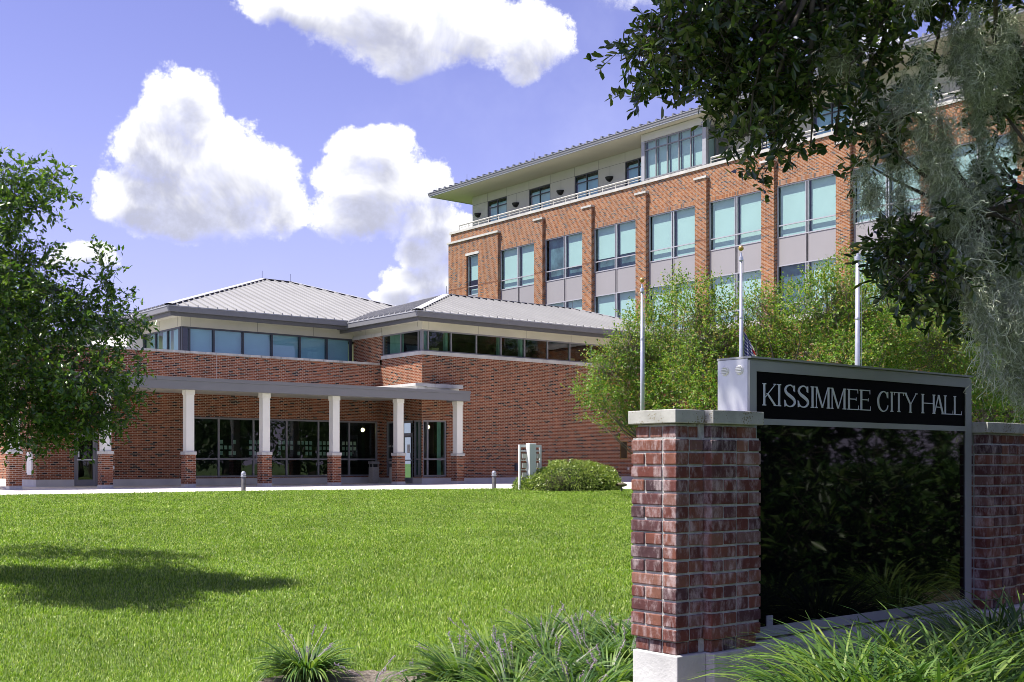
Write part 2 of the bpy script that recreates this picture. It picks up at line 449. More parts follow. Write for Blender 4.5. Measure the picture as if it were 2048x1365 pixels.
wm.poly([(-30, 32.2, .004), (18, 32.2, .004), (24, 29.9, .004), (38, 15.5, .004), (75, 14.5, .004), (75, 60, .004), (-30, 60, .004)])
tag(wm.build('plaza_walkway', walk_mat()), kind='structure')

# ---------------------------------------------------------------- windows, roofs
def window(name, parent, ax, c, u0, u1, z0, z1, mull=(), rails=(), fw=.06, fd=.10, fm=None, pm=None, blind=None, mw=None, head=None):
    """frame bars, then pane and blind as sub-parts; c is the front of the frame, it goes back fd"""
    fm = fm or M['frame']; pm = pm or M['dark_glass']; mw = mw or fw
    b = MB()
    st = [(u0, u0 + fw)] + [(m - mw / 2, m + mw / 2) for m in mull] + [(u1 - fw, u1)]
    for a, e in st: b.abox(ax, c, c + fd, a, e, z0, z1)
    hs = [(z0, z0 + fw)] + [(r - fw / 2, r + fw / 2) for r in rails] + [(z1 - fw, z1)]
    for (a, e), (a2, e2) in zip(st, st[1:]):
        for h0, h1 in hs: b.abox(ax, c + .004, c + fd - .004, e, a2, h0, h1)
    w = b.build(name, fm, parent)
    p = MB()
    for (a, e), (a2, e2) in zip(st, st[1:]):
        for (h0, h1), (k0, k1) in zip(hs, hs[1:]):
            p.rect(ax, c + fd * .55, e - .005, a2 + .005, h1 - .005, k0 + .005)
    p.build('pane', pm, w)
    if blind:
        q = MB()
        for (bu0, bu1, bz0, bz1, boff) in blind['segs']:
            q.abox(ax, c + boff, c + boff + .004, bu0, bu1, bz0, bz1)
        q.build('blind', blind.get('mat', M['blind']), w)
    return w

def hip_roof(parent, x0, x1, y0, y1, ze, zr, rib=.43, mat=None):
    half = (y1 - y0) / 2; ym = (y0 + y1) / 2
    k = (zr - ze) / half
    b = MB()
    A, Bc, C_, D = (x0, y0, ze), (x1, y0, ze), (x1, y1, ze), (x0, y1, ze)
    R0, R1 = (x0 + half, ym, zr), (x1 - half, ym, zr)
    b.poly([A, Bc, R1, R0]); b.poly([Bc, C_, R1]); b.poly([C_, D, R0, R1]); b.poly([D, A, R0])
    hgt, w = .075, .02
    def ribq(p0, p1, side):
        p0 = Vector(p0); p1 = Vector(p1); s = Vector(side) * w; u = Vector((0, 0, hgt))
        q = [p0 - s, p0 + s, p1 + s, p1 - s]
        b.poly([v + u for v in q]); b.poly([q[0], q[0] + u, q[3] + u, q[3]]); b.poly([q[1], q[2], q[2] + u, q[1] + u]); b.poly([q[0], q[1], q[1] + u, q[0] + u])
    n = int((x1 - x0) / rib)
    for i in range(1, n):
        x = x0 + (x1 - x0) * i / n; L = min(half, x - x0, x1 - x) - .16
        if L < .2: continue
        ribq((x, y0, ze), (x, y0 + L, ze + k * L), (1, 0, 0)); ribq((x, y1, ze), (x, y1 - L, ze + k * L), (1, 0, 0))
    n = int((y1 - y0) / rib)
    for i in range(1, n):
        y = y0 + (y1 - y0) * i / n; L = min(y - y0, y1 - y) - .16
        if L < .2: continue
        ribq((x0, y, ze), (x0 + L, y, ze + k * L), (0, 1, 0)); ribq((x1, y, ze), (x1 - L, y, ze + k * L), (0, 1, 0))
    r = b.build('roof', mat or M['roof'], parent)
    f = MB(); g = MB()
    def cap(p0, p1, wid, up):
        p0, p1 = Vector(p0), Vector(p1); d = (p1 - p0).normalized(); s = d.cross(Vector((0, 0, 1))).normalized()
        for mb, ww, h0, h1, dip in ((f, wid, up, up + .02, k * wid * .55), (g, wid - .02, .004, up - .002, k * wid * .5)):
            c0, c1 = p0 + Vector((0, 0, h1)), p1 + Vector((0, 0, h1))
            dn = Vector((0, 0, dip)); th = Vector((0, 0, h1 - h0))
            for sg in (-1, 1):
                o0, o1 = c0 + s * ww * sg - dn, c1 + s * ww * sg - dn
                mb.poly([c0, c1, o1, o0]); mb.poly([o0, o1, o1 - th, o0 - th])
    for p, q in ((A, R0), (D, R0), (Bc, R1), (C_, R1)): cap(p, q, .17, .055)
    cap(R0, R1, .17, .055)
    f.build('hip_flashing', M['flash'], r); g.build('closure_strip', M['shadow_gap'], r)
    return r
def ring(mb, x0, x1, y0, y1, z0, z1, t):
    mb.box(x0, x1, y0, y0 + t, z0, z1); mb.box(x0, x1, y1 - t, y1, z0, z1)
    mb.box(x0, x0 + t, y0 + t, y1 - t, z0, z1); mb.box(x1 - t, x1, y0 + t, y1 - t, z0, z1)

def wz(z): return z + EZ                    # heights measured from the eye

# ---------------------------------------------------------------- low brick building
LB = thing('brick_building', 'low red brick hall with grey hipped metal roofs and a colonnade behind the lawn', 'building', (24, 45, 0))
YL, YR, XR = 45.0, 41.6, 28.54
XL = 13.4
w = MB()
front_holes = [(19.17, 28.44, wz(-.57), wz(1.93)), (14.80, 15.72, 0.0, wz(1.27))]
w.wall('y', YL, XL, XR, 0, wz(4.5), front_holes, .14)
w.wall('x', XL, YL, 58, 0, wz(4.5))
w.wall('y', YR, XR, 46.69, 0, wz(4.74), [(28.60, 29.86, wz(-.57), wz(1.90))], .14)
w.wall('x', XR, YR, YL, 0, wz(4.74), [(41.66, 42.3, wz(-.57), wz(1.90)), (42.3, 43.3, 0.0, wz(1.90)), (43.3, 44.5, wz(-.57), wz(1.90))], .14)
w.rect('x', XR, YL - .17, 47.3, wz(4.5), wz(5.81))
w.rect('y', YL - .17, XR, XR + .3, wz(4.74), wz(5.81))
w.build('brick_wall', M['brick'], LB)
# plinth, control joints, corner pad
p = MB()
for a, b_ in ((XL - .012, 14.80), (15.72, XR)): p.box(a, b_, YL - .022, YL + .1, 0, wz(-.61))
p.box(XL - .022, XL + .1, YL + .1, 58, 0, wz(-.61))
p.box(XR - .022, 46.69, YR - .022, YR + .1, 0, wz(-.63))
p.box(XR - .022, XR + .1, YR + .1, 42.3, 0, wz(-.63)); p.box(XR - .022, XR + .1, 43.3, YL - .022, 0, wz(-.63))
p.build('plinth', M['concrete'], LB)
j = MB()
MB().box(20.6, 20.614, YL - .004, YL + .01, wz(3.2), wz(4.5)).build('control_joint', M['coping'], LB)
for x in (35.85, 41.5): MB().box(x, x + .014, YR - .004, YR + .01, wz(-.6), wz(4.74)).build('control_joint', M['coping'], LB)
# dark base course and belt course of darker headers
d_ = MB()
for z in (-.63 + .07, .62, -.02):
    d_.box(30.4, 46.69, YR - .004, YR + .01, wz(z), wz(z) + .066)
d_.build('belt_course', brick('dark_belt_brick', [(0, (.03, .022, .024)), (.4, (.10, .035, .025)), (1, (.22, .08, .045))], (.5, .44, .38), bw=.1016), LB)
# copings and sills
c = MB()
c.box(XL - .06, XR - .02, YL - .06, YL + .3, wz(4.5), wz(4.59)); c.box(XL - .06, XL + .3, YL + .3, 58, wz(4.5), wz(4.59))
c.build('parapet_coping', M['stained_coping'], LB)
c = MB()
c.box(XR - .06, 46.69, YR - .06, YR + .2, wz(4.74), wz(4.90)); c.box(XR - .06, XR + .2, YR + .2, YL - .2, wz(4.74), wz(4.90))
c.box(XR - .05, XR + .2, YL - .21, 47.3, wz(5.81), wz(5.97))
c.build('window_sill', M['coping'], LB)
# flat ledge roofs
r = MB(); r.box(XL + .3, XR, YL + .3, 58, wz(4.3), wz(4.36)); r.build('ledge_roof', M['concrete'], LB)
# frieze
f = MB()
f.box(XR, 46.69, YR, YR + .2, wz(5.84), wz(6.3)); f.box(XR, XR + .2, YR + .2, YL - .2, wz(5.84), wz(6.3)); f.box(XR, XR + .2, YL - .2, 47.3, wz(5.97), wz(6.3))
f.box(20.03, XR, 47.3, 47.5, wz(5.87), wz(6.36)); f.box(20.03, 20.23, 47.5, 58, wz(5.87), wz(6.36))
f.box(20.03, 20.23, 51.6, 58, wz(4.36), wz(5.87)); f.box(20.2, XR, 47.42, 47.5, wz(4.36), wz(4.62))
f.build('frieze', M['cream'], LB)
f = MB(); f.box(19.28, 20.02, 51.55, 60, wz(4.36), wz(5.87)); f.build('stair_block', M['white_panel'], LB)
jj_ = lambda *a: MB().box(*a).build('panel_joint', M['fascia_dark'], LB)
for x in (28.9, 31.6, 34.4, 37.2, 40.0): jj_(x - .008, x + .008, YR - .003, YR + .01, wz(5.85), wz(6.28))
for y in (41.95, 44.85, 46.2): jj_(XR - .003, XR + .01, y - .008, y + .008, wz(5.98), wz(6.28))
for x in (20.45, 23.6, 26.4): jj_(x - .008, x + .008, 47.297, 47.31, wz(5.88), wz(6.35))
for y in (47.65, 49.6): jj_(20.027, 20.04, y - .008, y + .008, wz(5.88), wz(6.35))
# clerestory windows
window('clerestory_window', LB, 'y', YR + .03, XR + .045, 46.6, wz(4.90), wz(5.84), [28.9] + [30.13 + 1.405 * k for k in range(12)], (), .06, .1, M['frame'], M['dark_glass'])
window('clerestory_window', LB, 'x', XR + .03, YR + .14, YL - .2, wz(4.90), wz(5.84), [41.95, 43.35], (), .06, .1, M['frame'], M['dark_glass'])
segs = []
ms = [20.44, 21.55, 22.93, 24.33, 25.74, 27.14, 28.40]
for a, b_ in zip(ms, ms[1:]): segs.append((a + .02, b_ - .02, wz(4.66), wz(5.84), .2))
window('clerestory_window', LB, 'y', 47.33, 20.08, 28.48, wz(4.62), wz(5.87), ms, (), .07, .1, M['dframe'], M['clere_glass'], {'segs': segs, 'mat': M['soft_blind']})
window('clerestory_window', LB, 'x', 20.06, 47.45, 51.58, wz(4.62), wz(5.87), [47.62, 48.86, 50.2], (), .07, .1, M['dframe'], M['clere_glass'],
       {'segs': [(47.7, 48.6, wz(4.66), wz(5.84), .2), (48.9, 49.8, wz(4.66), wz(5.84), .2), (50.25, 51.2, wz(4.66), wz(5.84), .2)], 'mat': M['blind']})
# roofs with fascia and soffit
for (x0, x1, y0, y1, ze, zr) in ((19.08, 37.9, 46.35, 63.55, wz(6.60), wz(9.56)), (27.62, 46.62, 40.63, 51.4, wz(6.50), wz(8.22))):
    rf = hip_roof(LB, x0, x1, y0, y1, ze, zr)
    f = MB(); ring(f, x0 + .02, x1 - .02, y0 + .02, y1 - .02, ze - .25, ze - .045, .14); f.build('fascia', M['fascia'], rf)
    f = MB(); ring(f, x0, x1, y0, y1, ze - .042, ze - .004, .2); f.build('gutter_edge', M['pale_fascia'], rf)
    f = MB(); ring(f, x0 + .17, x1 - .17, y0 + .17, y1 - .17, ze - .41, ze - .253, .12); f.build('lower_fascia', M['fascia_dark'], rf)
    f = MB(); f.box(x0 + .29, x1 - .29, y0 + .29, y1 - .29, ze - .30, ze - .26); f.build('soffit', M['cream'], rf)
    rod = MB()
    hx = (y1 - y0) / 2; xs_ = [x0 + hx, x1 - hx]
    for x in xs_: MB().tube([(x, (y0 + y1) / 2, zr + .05), (x, (y0 + y1) / 2, zr + .45)], .012, 5).build('lightning_rod', M['fascia_dark'], rf)
# canopy
cp = MB(); cp.box(9.3, 30.03, 40.1, 40.3, wz(2.70), wz(3.0)); cp.box(29.83, 30.03, 40.3, 41.58, wz(2.70), wz(3.0)); cp.box(9.3, 9.5, 40.3, 48, wz(2.7), wz(3.0))
can = cp.build('canopy', M['fascia'], LB)
t_ = MB(); t_.box(9.28, 30.05, 40.08, 40.32, wz(3.004), wz(3.13)); t_.box(29.81, 30.05, 40.32, 41.58, wz(3.004), wz(3.13)); t_.build('canopy_edge', M['fascia'], can)
t_ = MB(); t_.box(9.5, 28.5, 40.32, 44.98, wz(2.98), wz(3.08)); t_.box(28.5, 29.8, 40.32, 41.57, wz(2.98), wz(3.08)); t_.box(9.5, 13.38, 45.0, 48, wz(2.98), wz(3.08)); t_.build('canopy_roof', M['flash'], can)
t_ = MB(); t_.box(9.5, 28.5, 40.3, 44.98, wz(2.86), wz(2.9)); t_.box(28.5, 29.83, 40.3, 41.57, wz(2.86), wz(2.9)); t_.build('canopy_soffit', M['cream'], can)
t_ = MB(); t_.box(28.50, 30.42, 41.15, 41.585, wz(3.30), wz(3.46)); t_.box(27.9, 28.49, 41.15, 44.98, wz(3.34), wz(3.46)); t_.build('roof_curb_cap', M['coping'], can)
t_ = MB(); t_.box(28.55, 30.3, 41.3, 41.58, wz(3.09), wz(3.297)); t_.box(28.05, 28.53, 41.3, 44.98, wz(3.09), wz(3.337)); t_.build('roof_curb', M['white_panel'], can)
# columns
def add_column(x):
    s = MB(); s.box(x - .155, x + .155, 40.465, 40.775, 1.32, 3.40); s.box(x - .175, x + .175, 40.445, 40.795, 3.402, wz(2.70))
    o = s.build('column', M['white_panel'], LB, bevel=.006)
    k = MB(); k.box(x - .20, x + .20, 40.42, 40.82, .12, 1.20); k.build('brick_pier', M['brick'], o)
    k = MB(); k.box(x - .222, x + .222, 40.398, 40.842, 1.20, 1.32); k.build('cap', M['coping'], o, bevel=.008)
    k = MB(); k.box(x - .21, x + .21, 40.41, 40.83, 0, .12); k.build('base', M['coping'], o, bevel=.008)
for k in range(7): add_column(29.74 - 3.06 * k)
# storefront glazing
window('storefront_window', LB, 'y', YL + .05, 19.17, 28.44, wz(-.56), wz(1.92), [20.73, 22.30, 23.86, 25.41, 26.97], [wz(.2)], .07, .1)
window('storefront_window', LB, 'y', YR + .05, 28.60, 29.86, wz(-.56), wz(1.90), [28.88], [wz(.2)], .07, .1)
window('storefront_window', LB, 'x', XR + .05, 43.3, 44.5, wz(-.56), wz(1.90), [], [wz(.2)], .07, .1)
window('storefront_window', LB, 'x', XR + .05, 41.68, 42.29, wz(-.56), wz(1.90), [41.93], [wz(.2)], .06, .1)
def door(ax, c, u0, u1, z1, hu, transom=None):
    b = MB()
    b.abox(ax, c, c + .1, u0, u0 + .09, 0.01, z1); b.abox(ax, c, c + .1, u1 - .09, u1, 0.01, z1); b.abox(ax, c + .003, c + .097, u0 + .09, u1 - .09, z1 - .1, z1)
    a, e = u0 + .09, u1 - .09
    top = transom or z1 - .1
    if transom: b.abox(ax, c + .003, c + .097, a, e, transom, transom + .07)
    b.abox(ax, c + .02, c + .07, a + .004, a + .09, .02, top - .01); b.abox(ax, c + .02, c + .07, e - .09, e - .004, .02, top - .01)
    b.abox(ax, c + .023, c + .067, a + .09, e - .09, .02, .26); b.abox(ax, c + .023, c + .067, a + .09, e - .09, top - .11, top - .01)
    o = b.build('door', M['frame'], LB)
    g = MB(); g.rect(ax, c + .05, a + .08, e - .08, .25, top - .1)
    if transom: g.rect(ax, c + .05, a - .005, e + .005, transom + .06, z1 - .09)
    g.build('pane', M['dark_glass'], o)
    g = MB(); g.abox(ax, c - .05, c - .02, a + .02, e - .02, 1.0, 1.05); g.abox(ax, c - .05, c - .02, hu - .02, hu + .02, 1.12, 1.35); g.build('handle', M['metal'], o)
door('y', YL + .05, 14.80, 15.72, wz(1.26), 14.98)
door('x', XR + .05, 42.3, 43.3, wz(1.90), 42.5, transom=2.15)
# paper notice on the door, writing on the sidelight
g = MB(); g.box(XR + .075, XR + .08, 42.66, 42.86, 1.35, 1.72); g.build('paper_notice', M['white'], LB)
# interior: dark rooms behind the glass, hung pictures
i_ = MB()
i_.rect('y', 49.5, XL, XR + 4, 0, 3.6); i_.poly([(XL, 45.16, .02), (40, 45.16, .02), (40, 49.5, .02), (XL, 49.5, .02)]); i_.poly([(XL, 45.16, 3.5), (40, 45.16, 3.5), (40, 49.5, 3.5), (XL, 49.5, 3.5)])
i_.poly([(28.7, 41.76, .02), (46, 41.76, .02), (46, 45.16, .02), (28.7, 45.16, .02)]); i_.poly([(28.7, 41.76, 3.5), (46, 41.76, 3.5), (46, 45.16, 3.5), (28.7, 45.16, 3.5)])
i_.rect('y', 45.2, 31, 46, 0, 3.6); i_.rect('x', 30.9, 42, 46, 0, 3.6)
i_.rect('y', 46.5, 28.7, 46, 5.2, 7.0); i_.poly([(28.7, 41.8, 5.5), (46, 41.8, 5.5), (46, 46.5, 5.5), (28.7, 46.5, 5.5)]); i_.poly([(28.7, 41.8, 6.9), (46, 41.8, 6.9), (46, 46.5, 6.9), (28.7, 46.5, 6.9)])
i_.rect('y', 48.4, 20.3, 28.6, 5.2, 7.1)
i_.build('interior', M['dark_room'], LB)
def picture_mat():
    m, g, b = new_mat('framed_pictures'); rnd = g.new('ShaderNodeObjectInfo').outputs['Random']
    g.put(b.inputs['Base Color'], g.ramp(rnd, [(0, (.25, .40, .36)), (.5, (.55, .65, .60)), (1, (.75, .78, .74))])); return m
PICM = picture_mat(); rr = random.Random(5)
for gx0 in (21.4, 22.75, 24.15, 25.1, 26.2, 27.4):
    for a in range(4):
        for e in range(3):
            if rr.random() < .85:
                x = gx0 + a * .2; z = 1.25 + e * .24; MB().box(x, x + .13, 46.4, 46.41, z, z + .16).build('framed_picture', PICM, LB)
cu = MB()
for y0_, y1_ in ((43.75, 44.35),): cu.box(XR + .35, XR + .37, y0_, y1_, .3, 2.75)
cu.box(29.55, 29.75, YR + .3, YR + .32, .3, 2.75); cu.box(28.72, 28.80, YR + .25, YR + .6, .3, 2.75)
cu.box(XR + .3, XR + .32, 43.5, 44.6, 5.75, 6.7)
for x in (28.98, 30.0, 33.0, 34.3): cu.box(x, x + .12, YR + .3, YR + .5, 5.78, 6.7)
cu.build('curtain', plain('green_grey_curtain', (.30, .46, .40), .9), LB)
warm = bpy.data.materials.new('warm_lamp'); warm.use_nodes = True
wb = warm.node_tree.nodes['Principled BSDF']; wb.inputs['Emission Color'].default_value = (1, .72, .35, 1); wb.inputs['Emission Strength'].default_value = 6.0
for (x, y, z, lb) in ((28.0, 45.6, wz(1.55), 'small warm lit lamp behind the storefront glass above the waste bin'), (29.4, 42.4, wz(1.63), 'small warm lit lamp behind the corner window beside the rightmost column')):
    b = MB(); b.lathe(x, y, [(.01, z - .09), (.06, z - .07), (.085, z), (.06, z + .07), (.015, z + .09)], 14)
    L = tag(b.build('ceiling_lamp', warm, smooth=True), lb, 'lamp', 'lamps inside the hall')
    b = MB(); b.tube([(x, y, z + .09), (x, y, 3.5)], .008, 5); b.build('cord', M['dframe'], L)
yel = plain('yellow_shade', (.75, .60, .22), .8)  # plain yellow boxes drawn for lit yellow shapes behind the glass
for x, lb in ((29.3, 'pale yellow box inside the clerestory window at the corner of the hall'), (37.4, 'pale yellow box inside the clerestory window beside the tree')):
    b = MB(); b.box(x, x + .36, YR + .35, YR + .6, 5.72, 5.93); b.box(x - .01, x + .37, YR + .34, YR + .61, 5.932, 5.975)
    tag(b.build('yellow_box', yel), lb, 'box', 'yellow boxes in the clerestory')

# ---------------------------------------------------------------- five-storey office block
TB = thing('office_block', 'tall orange brick office block with wide blue green windows and a deep overhanging roof', 'building', (58, 40, 0))
XF, XW = 46.70, 46.90
piers = [(55.71 - 4.475 * k, 54.90 - 4.475 * k) for k in range(8)]      # (far edge, near edge)
edges = [59.39] + [e for pr in piers for e in pr]
YN = piers[-1][1] - 6.0
holes = []
prev = 59.39
for a, b_ in piers:
    holes.append((a, prev, wz(7.33), wz(13.92))); prev = b_
w = MB()
w.wall('x', XW, YN, 64.87, 0, wz(15.77), holes + [(61.52, 62.80, wz(7.33), wz(14.0))], .14)
w.rect('y', YN, XW, 72, 0, wz(15.77))
# corner pier with its narrow window, then the pilasters
w.wall('x', XF, 59.39, 64.87, 0, wz(15.06), [(61.52, 62.80, wz(7.33), wz(14.0))], .2)
w.rect('y', 59.39, XF, XW, 0, wz(15.06))
for a, b_ in piers:
    w.rect('x', XF, b_, a, 0, wz(15.2)); w.rect('y', b_, XF, XW, 0, wz(15.2)); w.rect('y', a, XF, XW, 0, wz(15.2))
w.poly([(XF, 64.87, 0), (72, 64.87, 0), (72, 64.87, wz(15.77)), (XF, 64.87, wz(15.06))])
w.build('brick_wall', M['tower_brick'], TB)
c = MB()
c.box(XW - .08, XW + .35, YN - .1, 64.97, wz(15.772), wz(15.93))
c.box(XF - .08, XW - .002, 59.30, 64.97, wz(15.06), wz(15.19))
for a, b_ in piers: c.box(XF - .07, XW - .002, b_ - .05, a + .05, wz(15.2), wz(15.31))
c.box(XF - .02, XF + .15, 61.42, 62.90, wz(14.0), wz(14.17))
c.build('coping', M['coping'], TB)
s = MB(); bd = MB(); st_ = MB()
prev = 59.39
for a, b_ in piers:
    s.box(XW - .006, XW + .02, a + .01, prev - .01, wz(13.94), wz(14.15))
    st_.box(XW - .05, XW + .1, a + .01, prev - .01, wz(7.05), wz(7.33))
    bd.box(XF - .004, XF + .02, b_, a, wz(11.86), wz(11.93)); bd.box(XF - .004, XF + .02, b_, a, wz(7.9), wz(7.97)); prev = b_
bd.box(XF - .004, XF + .02, 59.39, 61.5, wz(11.86), wz(11.93)); bd.box(XF - .004, XF + .02, 62.82, 64.86, wz(11.86), wz(11.93))
s.build('soldier_course', M['soldier'], TB); st_.build('stone_band', M['coping'], TB)
bd.build('shadow_course', plain('recess_shade_brick', (.16, .075, .045), .9), TB)  # thin proud strips; dark colour paints the shade of a recessed course
sp = MB()
prev = 59.39
states = {1: (.0, .0, 'd'), 2: (.5, .45, 'h'), 0: (0, 0, 'f')}
rng = random.Random(11)
BL = {0: ((1, 1), (1, 1)), 1: ((.0, .78), (.92, .92)), 2: ((.72, .70), (1, 1)), 3: ((1, 1), (1, 1)), 4: ((1, 1), (1, 1)), 5: ((1, 1), (.0, 1)), 6: ((1, 1), (1, 1))}
for bi, (a, b_) in enumerate(piers):
    lo, hi = a + .012, prev - .012; mid = (lo + hi) / 2
    for row, (z0, zr_, z1) in enumerate(((11.30, 11.92, 13.92), (7.34, 7.96, 9.93))):
        segs = []
        st = BL.get(bi, ((1, 1), (1, 1)))[row]
        for sd_, frac in zip((0, 1), st):
            u0_, u1_ = (mid + .1, hi - .04) if sd_ == 0 else (lo + .04, mid - .1)
            if frac > 0:
                segs.append((u0_ + .02, u1_ - .02, wz(z1 - (z1 - z0 - .06) * frac), wz(z1 - .03), .20 + .004 * row))
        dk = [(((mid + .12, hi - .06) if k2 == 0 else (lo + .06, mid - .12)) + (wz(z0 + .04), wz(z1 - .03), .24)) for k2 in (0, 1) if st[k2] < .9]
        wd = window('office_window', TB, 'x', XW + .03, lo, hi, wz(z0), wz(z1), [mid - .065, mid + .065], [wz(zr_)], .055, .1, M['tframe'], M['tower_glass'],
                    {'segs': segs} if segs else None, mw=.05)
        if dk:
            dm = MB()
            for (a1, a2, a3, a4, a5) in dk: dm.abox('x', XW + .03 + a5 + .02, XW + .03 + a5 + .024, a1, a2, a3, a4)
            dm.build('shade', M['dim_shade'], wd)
    sp.box(XW + .06, XW + .12, lo, mid - .05, wz(9.935), wz(11.295)); sp.box(XW + .06, XW + .12, mid + .05, hi, wz(9.935), wz(11.295))
    sp.box(XW + .035, XW + .06, mid - .09, mid - .045, wz(9.935), wz(11.295)); sp.box(XW + .035, XW + .06, mid + .045, mid + .09, wz(9.935), wz(11.295))
    prev = b_
sp.build('spandrel_panel', M['spandrel'], TB)
window('office_window', TB, 'x', XF + .12, 61.53, 62.79, wz(11.30), wz(13.99), [], [wz(11.92)], .055, .1, M['tframe'], M['tower_glass'], {'segs': [(61.6, 62.7, wz(12.35), wz(13.95), .2), (61.6, 62.7, wz(11.32), wz(11.75), .22)]})
q = MB(); q.box(XF + .14, XF + .2, 61.53, 62.79, wz(7.34), wz(11.295)); q.build('spandrel_panel', M['spandrel'], TB)
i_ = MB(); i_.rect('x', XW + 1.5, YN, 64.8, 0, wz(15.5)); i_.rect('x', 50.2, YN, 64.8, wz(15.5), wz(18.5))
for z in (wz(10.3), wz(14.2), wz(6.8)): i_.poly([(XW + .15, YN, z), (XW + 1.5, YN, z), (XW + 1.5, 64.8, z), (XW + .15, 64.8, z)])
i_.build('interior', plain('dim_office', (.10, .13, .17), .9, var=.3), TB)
# penthouse storey, set back behind the parapet
XP = 48.8
pw = [(61.06, 63.19), (56.58, 58.73), (52.07, 54.25), (47.55, 49.74), (38.3, 39.48), (34.0, 36.2), (29.5, 31.7), (25.0, 27.2), (20.5, 22.7)]
w = MB()
w.wall('x', XP, YN, 64.91, wz(15.7), wz(18.62), [(a, b_, wz(16.2), wz(18.04)) for a, b_ in pw], .12)
w.poly([(XP, 64.91, wz(15.7)), (72, 64.91, wz(15.7)), (72, 64.91, wz(18.62)), (XP, 64.91, wz(18.62))])
w.build('penthouse_wall', M['tower_panel'], TB)
jt = MB()
for a, b_ in pw:
    for y in (a, b_): jt.box(XP - .004, XP + .01, y - .01, y + .01, wz(18.05), wz(18.6))
for y in (60.05, 55.54, 51.04, 37.47): jt.box(XP - .004, XP + .01, y - .009, y + .009, wz(15.9), wz(18.03)); 
jt.box(XP - .003, XP + .01, YN, 64.9, wz(18.03), wz(18.047))
jt.build('panel_joint', M['fascia_dark'], TB)
for a, b_ in pw:
    window('penthouse_window', TB, 'x', XP + .03, a + .01, b_ - .01, wz(16.2), wz(18.03), [(a + b_) / 2] if b_ - a > 1.5 else [], [wz(17.55)], .06, .08, M['dframe'], M['clere_glass'],
           {'segs': [(a + .08, b_ - .08, wz(16.25), wz(17.83), .2)], 'mat': M['soft_blind']})
# glazed bay at the parapet
by0, by1, bx = 41.70, 46.52, 46.92
bz0, bzt = 15.99, 18.18
f = MB(); f.box(bx, XP, by0, by1, wz(18.19), wz(18.6)); bay = f.build('glazed_bay', M['tower_panel'], TB)
f = MB(); f.box(bx + .001, bx + .2, by0 + .001, by0 + .25, wz(bz0), wz(18.188)); f.box(bx + .001, bx + .2, by1 - .25, by1 - .001, wz(bz0), wz(18.188)); f.box(bx + .2, XP, by1 - .1, by1 - .001, wz(bz0), wz(18.188)); f.build('corner_post', M['pale_fascia'], bay)
mm = [by0 + .25 + (by1 - by0 - .5) * k / 5 for k in range(1, 5)]
fr = MB()
ys_ = [by0 + .25] + mm + [by1 - .25]
for y in ys_: fr.box(bx + .03, bx + .12, y - .035, y + .035, wz(bz0), wz(18.18))
for a, b_ in zip(ys_, ys_[1:]):
    for z in (16.04, 17.68, 18.14): fr.box(bx + .034, bx + .116, a + .035, b_ - .035, wz(z) - .035, wz(z) + .035)
# the near side of the bay: a side light and a door
for x in (47.14, 47.86, 48.72): fr.box(x - .04, x + .04, by0 + .03, by0 + .12, wz(bz0), wz(18.18))
for a, b_ in ((47.18, 47.82), (47.90, 48.68)):
    for z in (17.62, 18.14): fr.box(a, b_, by0 + .034, by0 + .116, wz(z) - .035, wz(z) + .035)
fr.box(47.9, 48.02, by0 + .05, by0 + .10, wz(bz0), wz(17.58)); fr.box(48.56, 48.68, by0 + .05, by0 + .10, wz(bz0), wz(17.58)); fr.box(48.02, 48.56, by0 + .053, by0 + .097, wz(17.46), wz(17.58))
fr.build('bay_frame', M['frame'], bay)
g = MB(); g.rect('x', bx + .08, by0 + .25, by1 - .25, wz(bz0), wz(18.16)); g.rect('y', by0 + .075, 47.14, 48.72, wz(bz0), wz(18.16)); g.build('pane', M['tower_glass'], bay)
g = MB()
for a, b_ in zip(ys_, ys_[1:]): g.box(bx + .26, bx + .264, a + .04, b_ - .04, wz(bz0) + .05, wz(18.16))
g.box(47.2, 47.8, by0 + .2, by0 + .204, wz(bz0) + .05, wz(17.6)); g.build('blind', M['blind'], bay)
# roof
rf = MB()
rx0, rx1, ry0, ry1 = 46.3, 74.0, YN - 1, 66.75
rf.poly([(rx0, ry0, wz(18.90)), (rx0, ry1, wz(18.90)), (60, ry1 - 13.7, wz(21.6)), (60, ry0 + 13, wz(21.6))]); rf.poly([(rx0, ry1, wz(18.9)), (rx1, ry1, wz(18.9)), (60, ry1 - 13.7, wz(21.6))])
rf.poly([(rx1, ry1, wz(18.9)), (rx1, ry0, wz(18.9)), (60, ry0 + 13, wz(21.6)), (60, ry1 - 13.7, wz(21.6))])
n = int((ry1 - ry0) / .62)
for k in range(1, n):
    y = ry1 - (ry1 - ry0) * k / n; rf.box(rx0 + .02, rx0 + .5, y - .06, y + .06, wz(18.905), wz(19.02))
tr_ = rf.build('roof', M['roof_tower'], TB)
f = MB(); ring(f, rx0, rx1, ry0, ry1, wz(18.70), wz(18.89), .15); f.build('fascia', M['fascia'], tr_)
f = MB(); ring(f, rx0 - .03, rx1, ry0, ry1 + .03, wz(18.845), wz(18.87), .03); ring(f, rx0 + .03, rx1 - .05, ry0 + .05, ry1 - .03, wz(18.61), wz(18.70), .13); f.build('fascia_trim', M['pale_fascia'], tr_)
f = MB(); f.box(rx0 + .16, rx1 - .2, ry0 + .2, ry1 - .16, wz(18.63), wz(18.67)); f.build('soffit', plain('warm_soffit', (.50, .46, .37), .8, var=.03, scale=.4), tr_)
f = MB()
for y in (66.2, 62.6, 55.5, 44.6): MB().tube([(rx0 + .3, y, wz(18.9)), (rx0 + .3, y, wz(19.45))], .012, 5).build('lightning_rod', M['fascia_dark'], tr_)
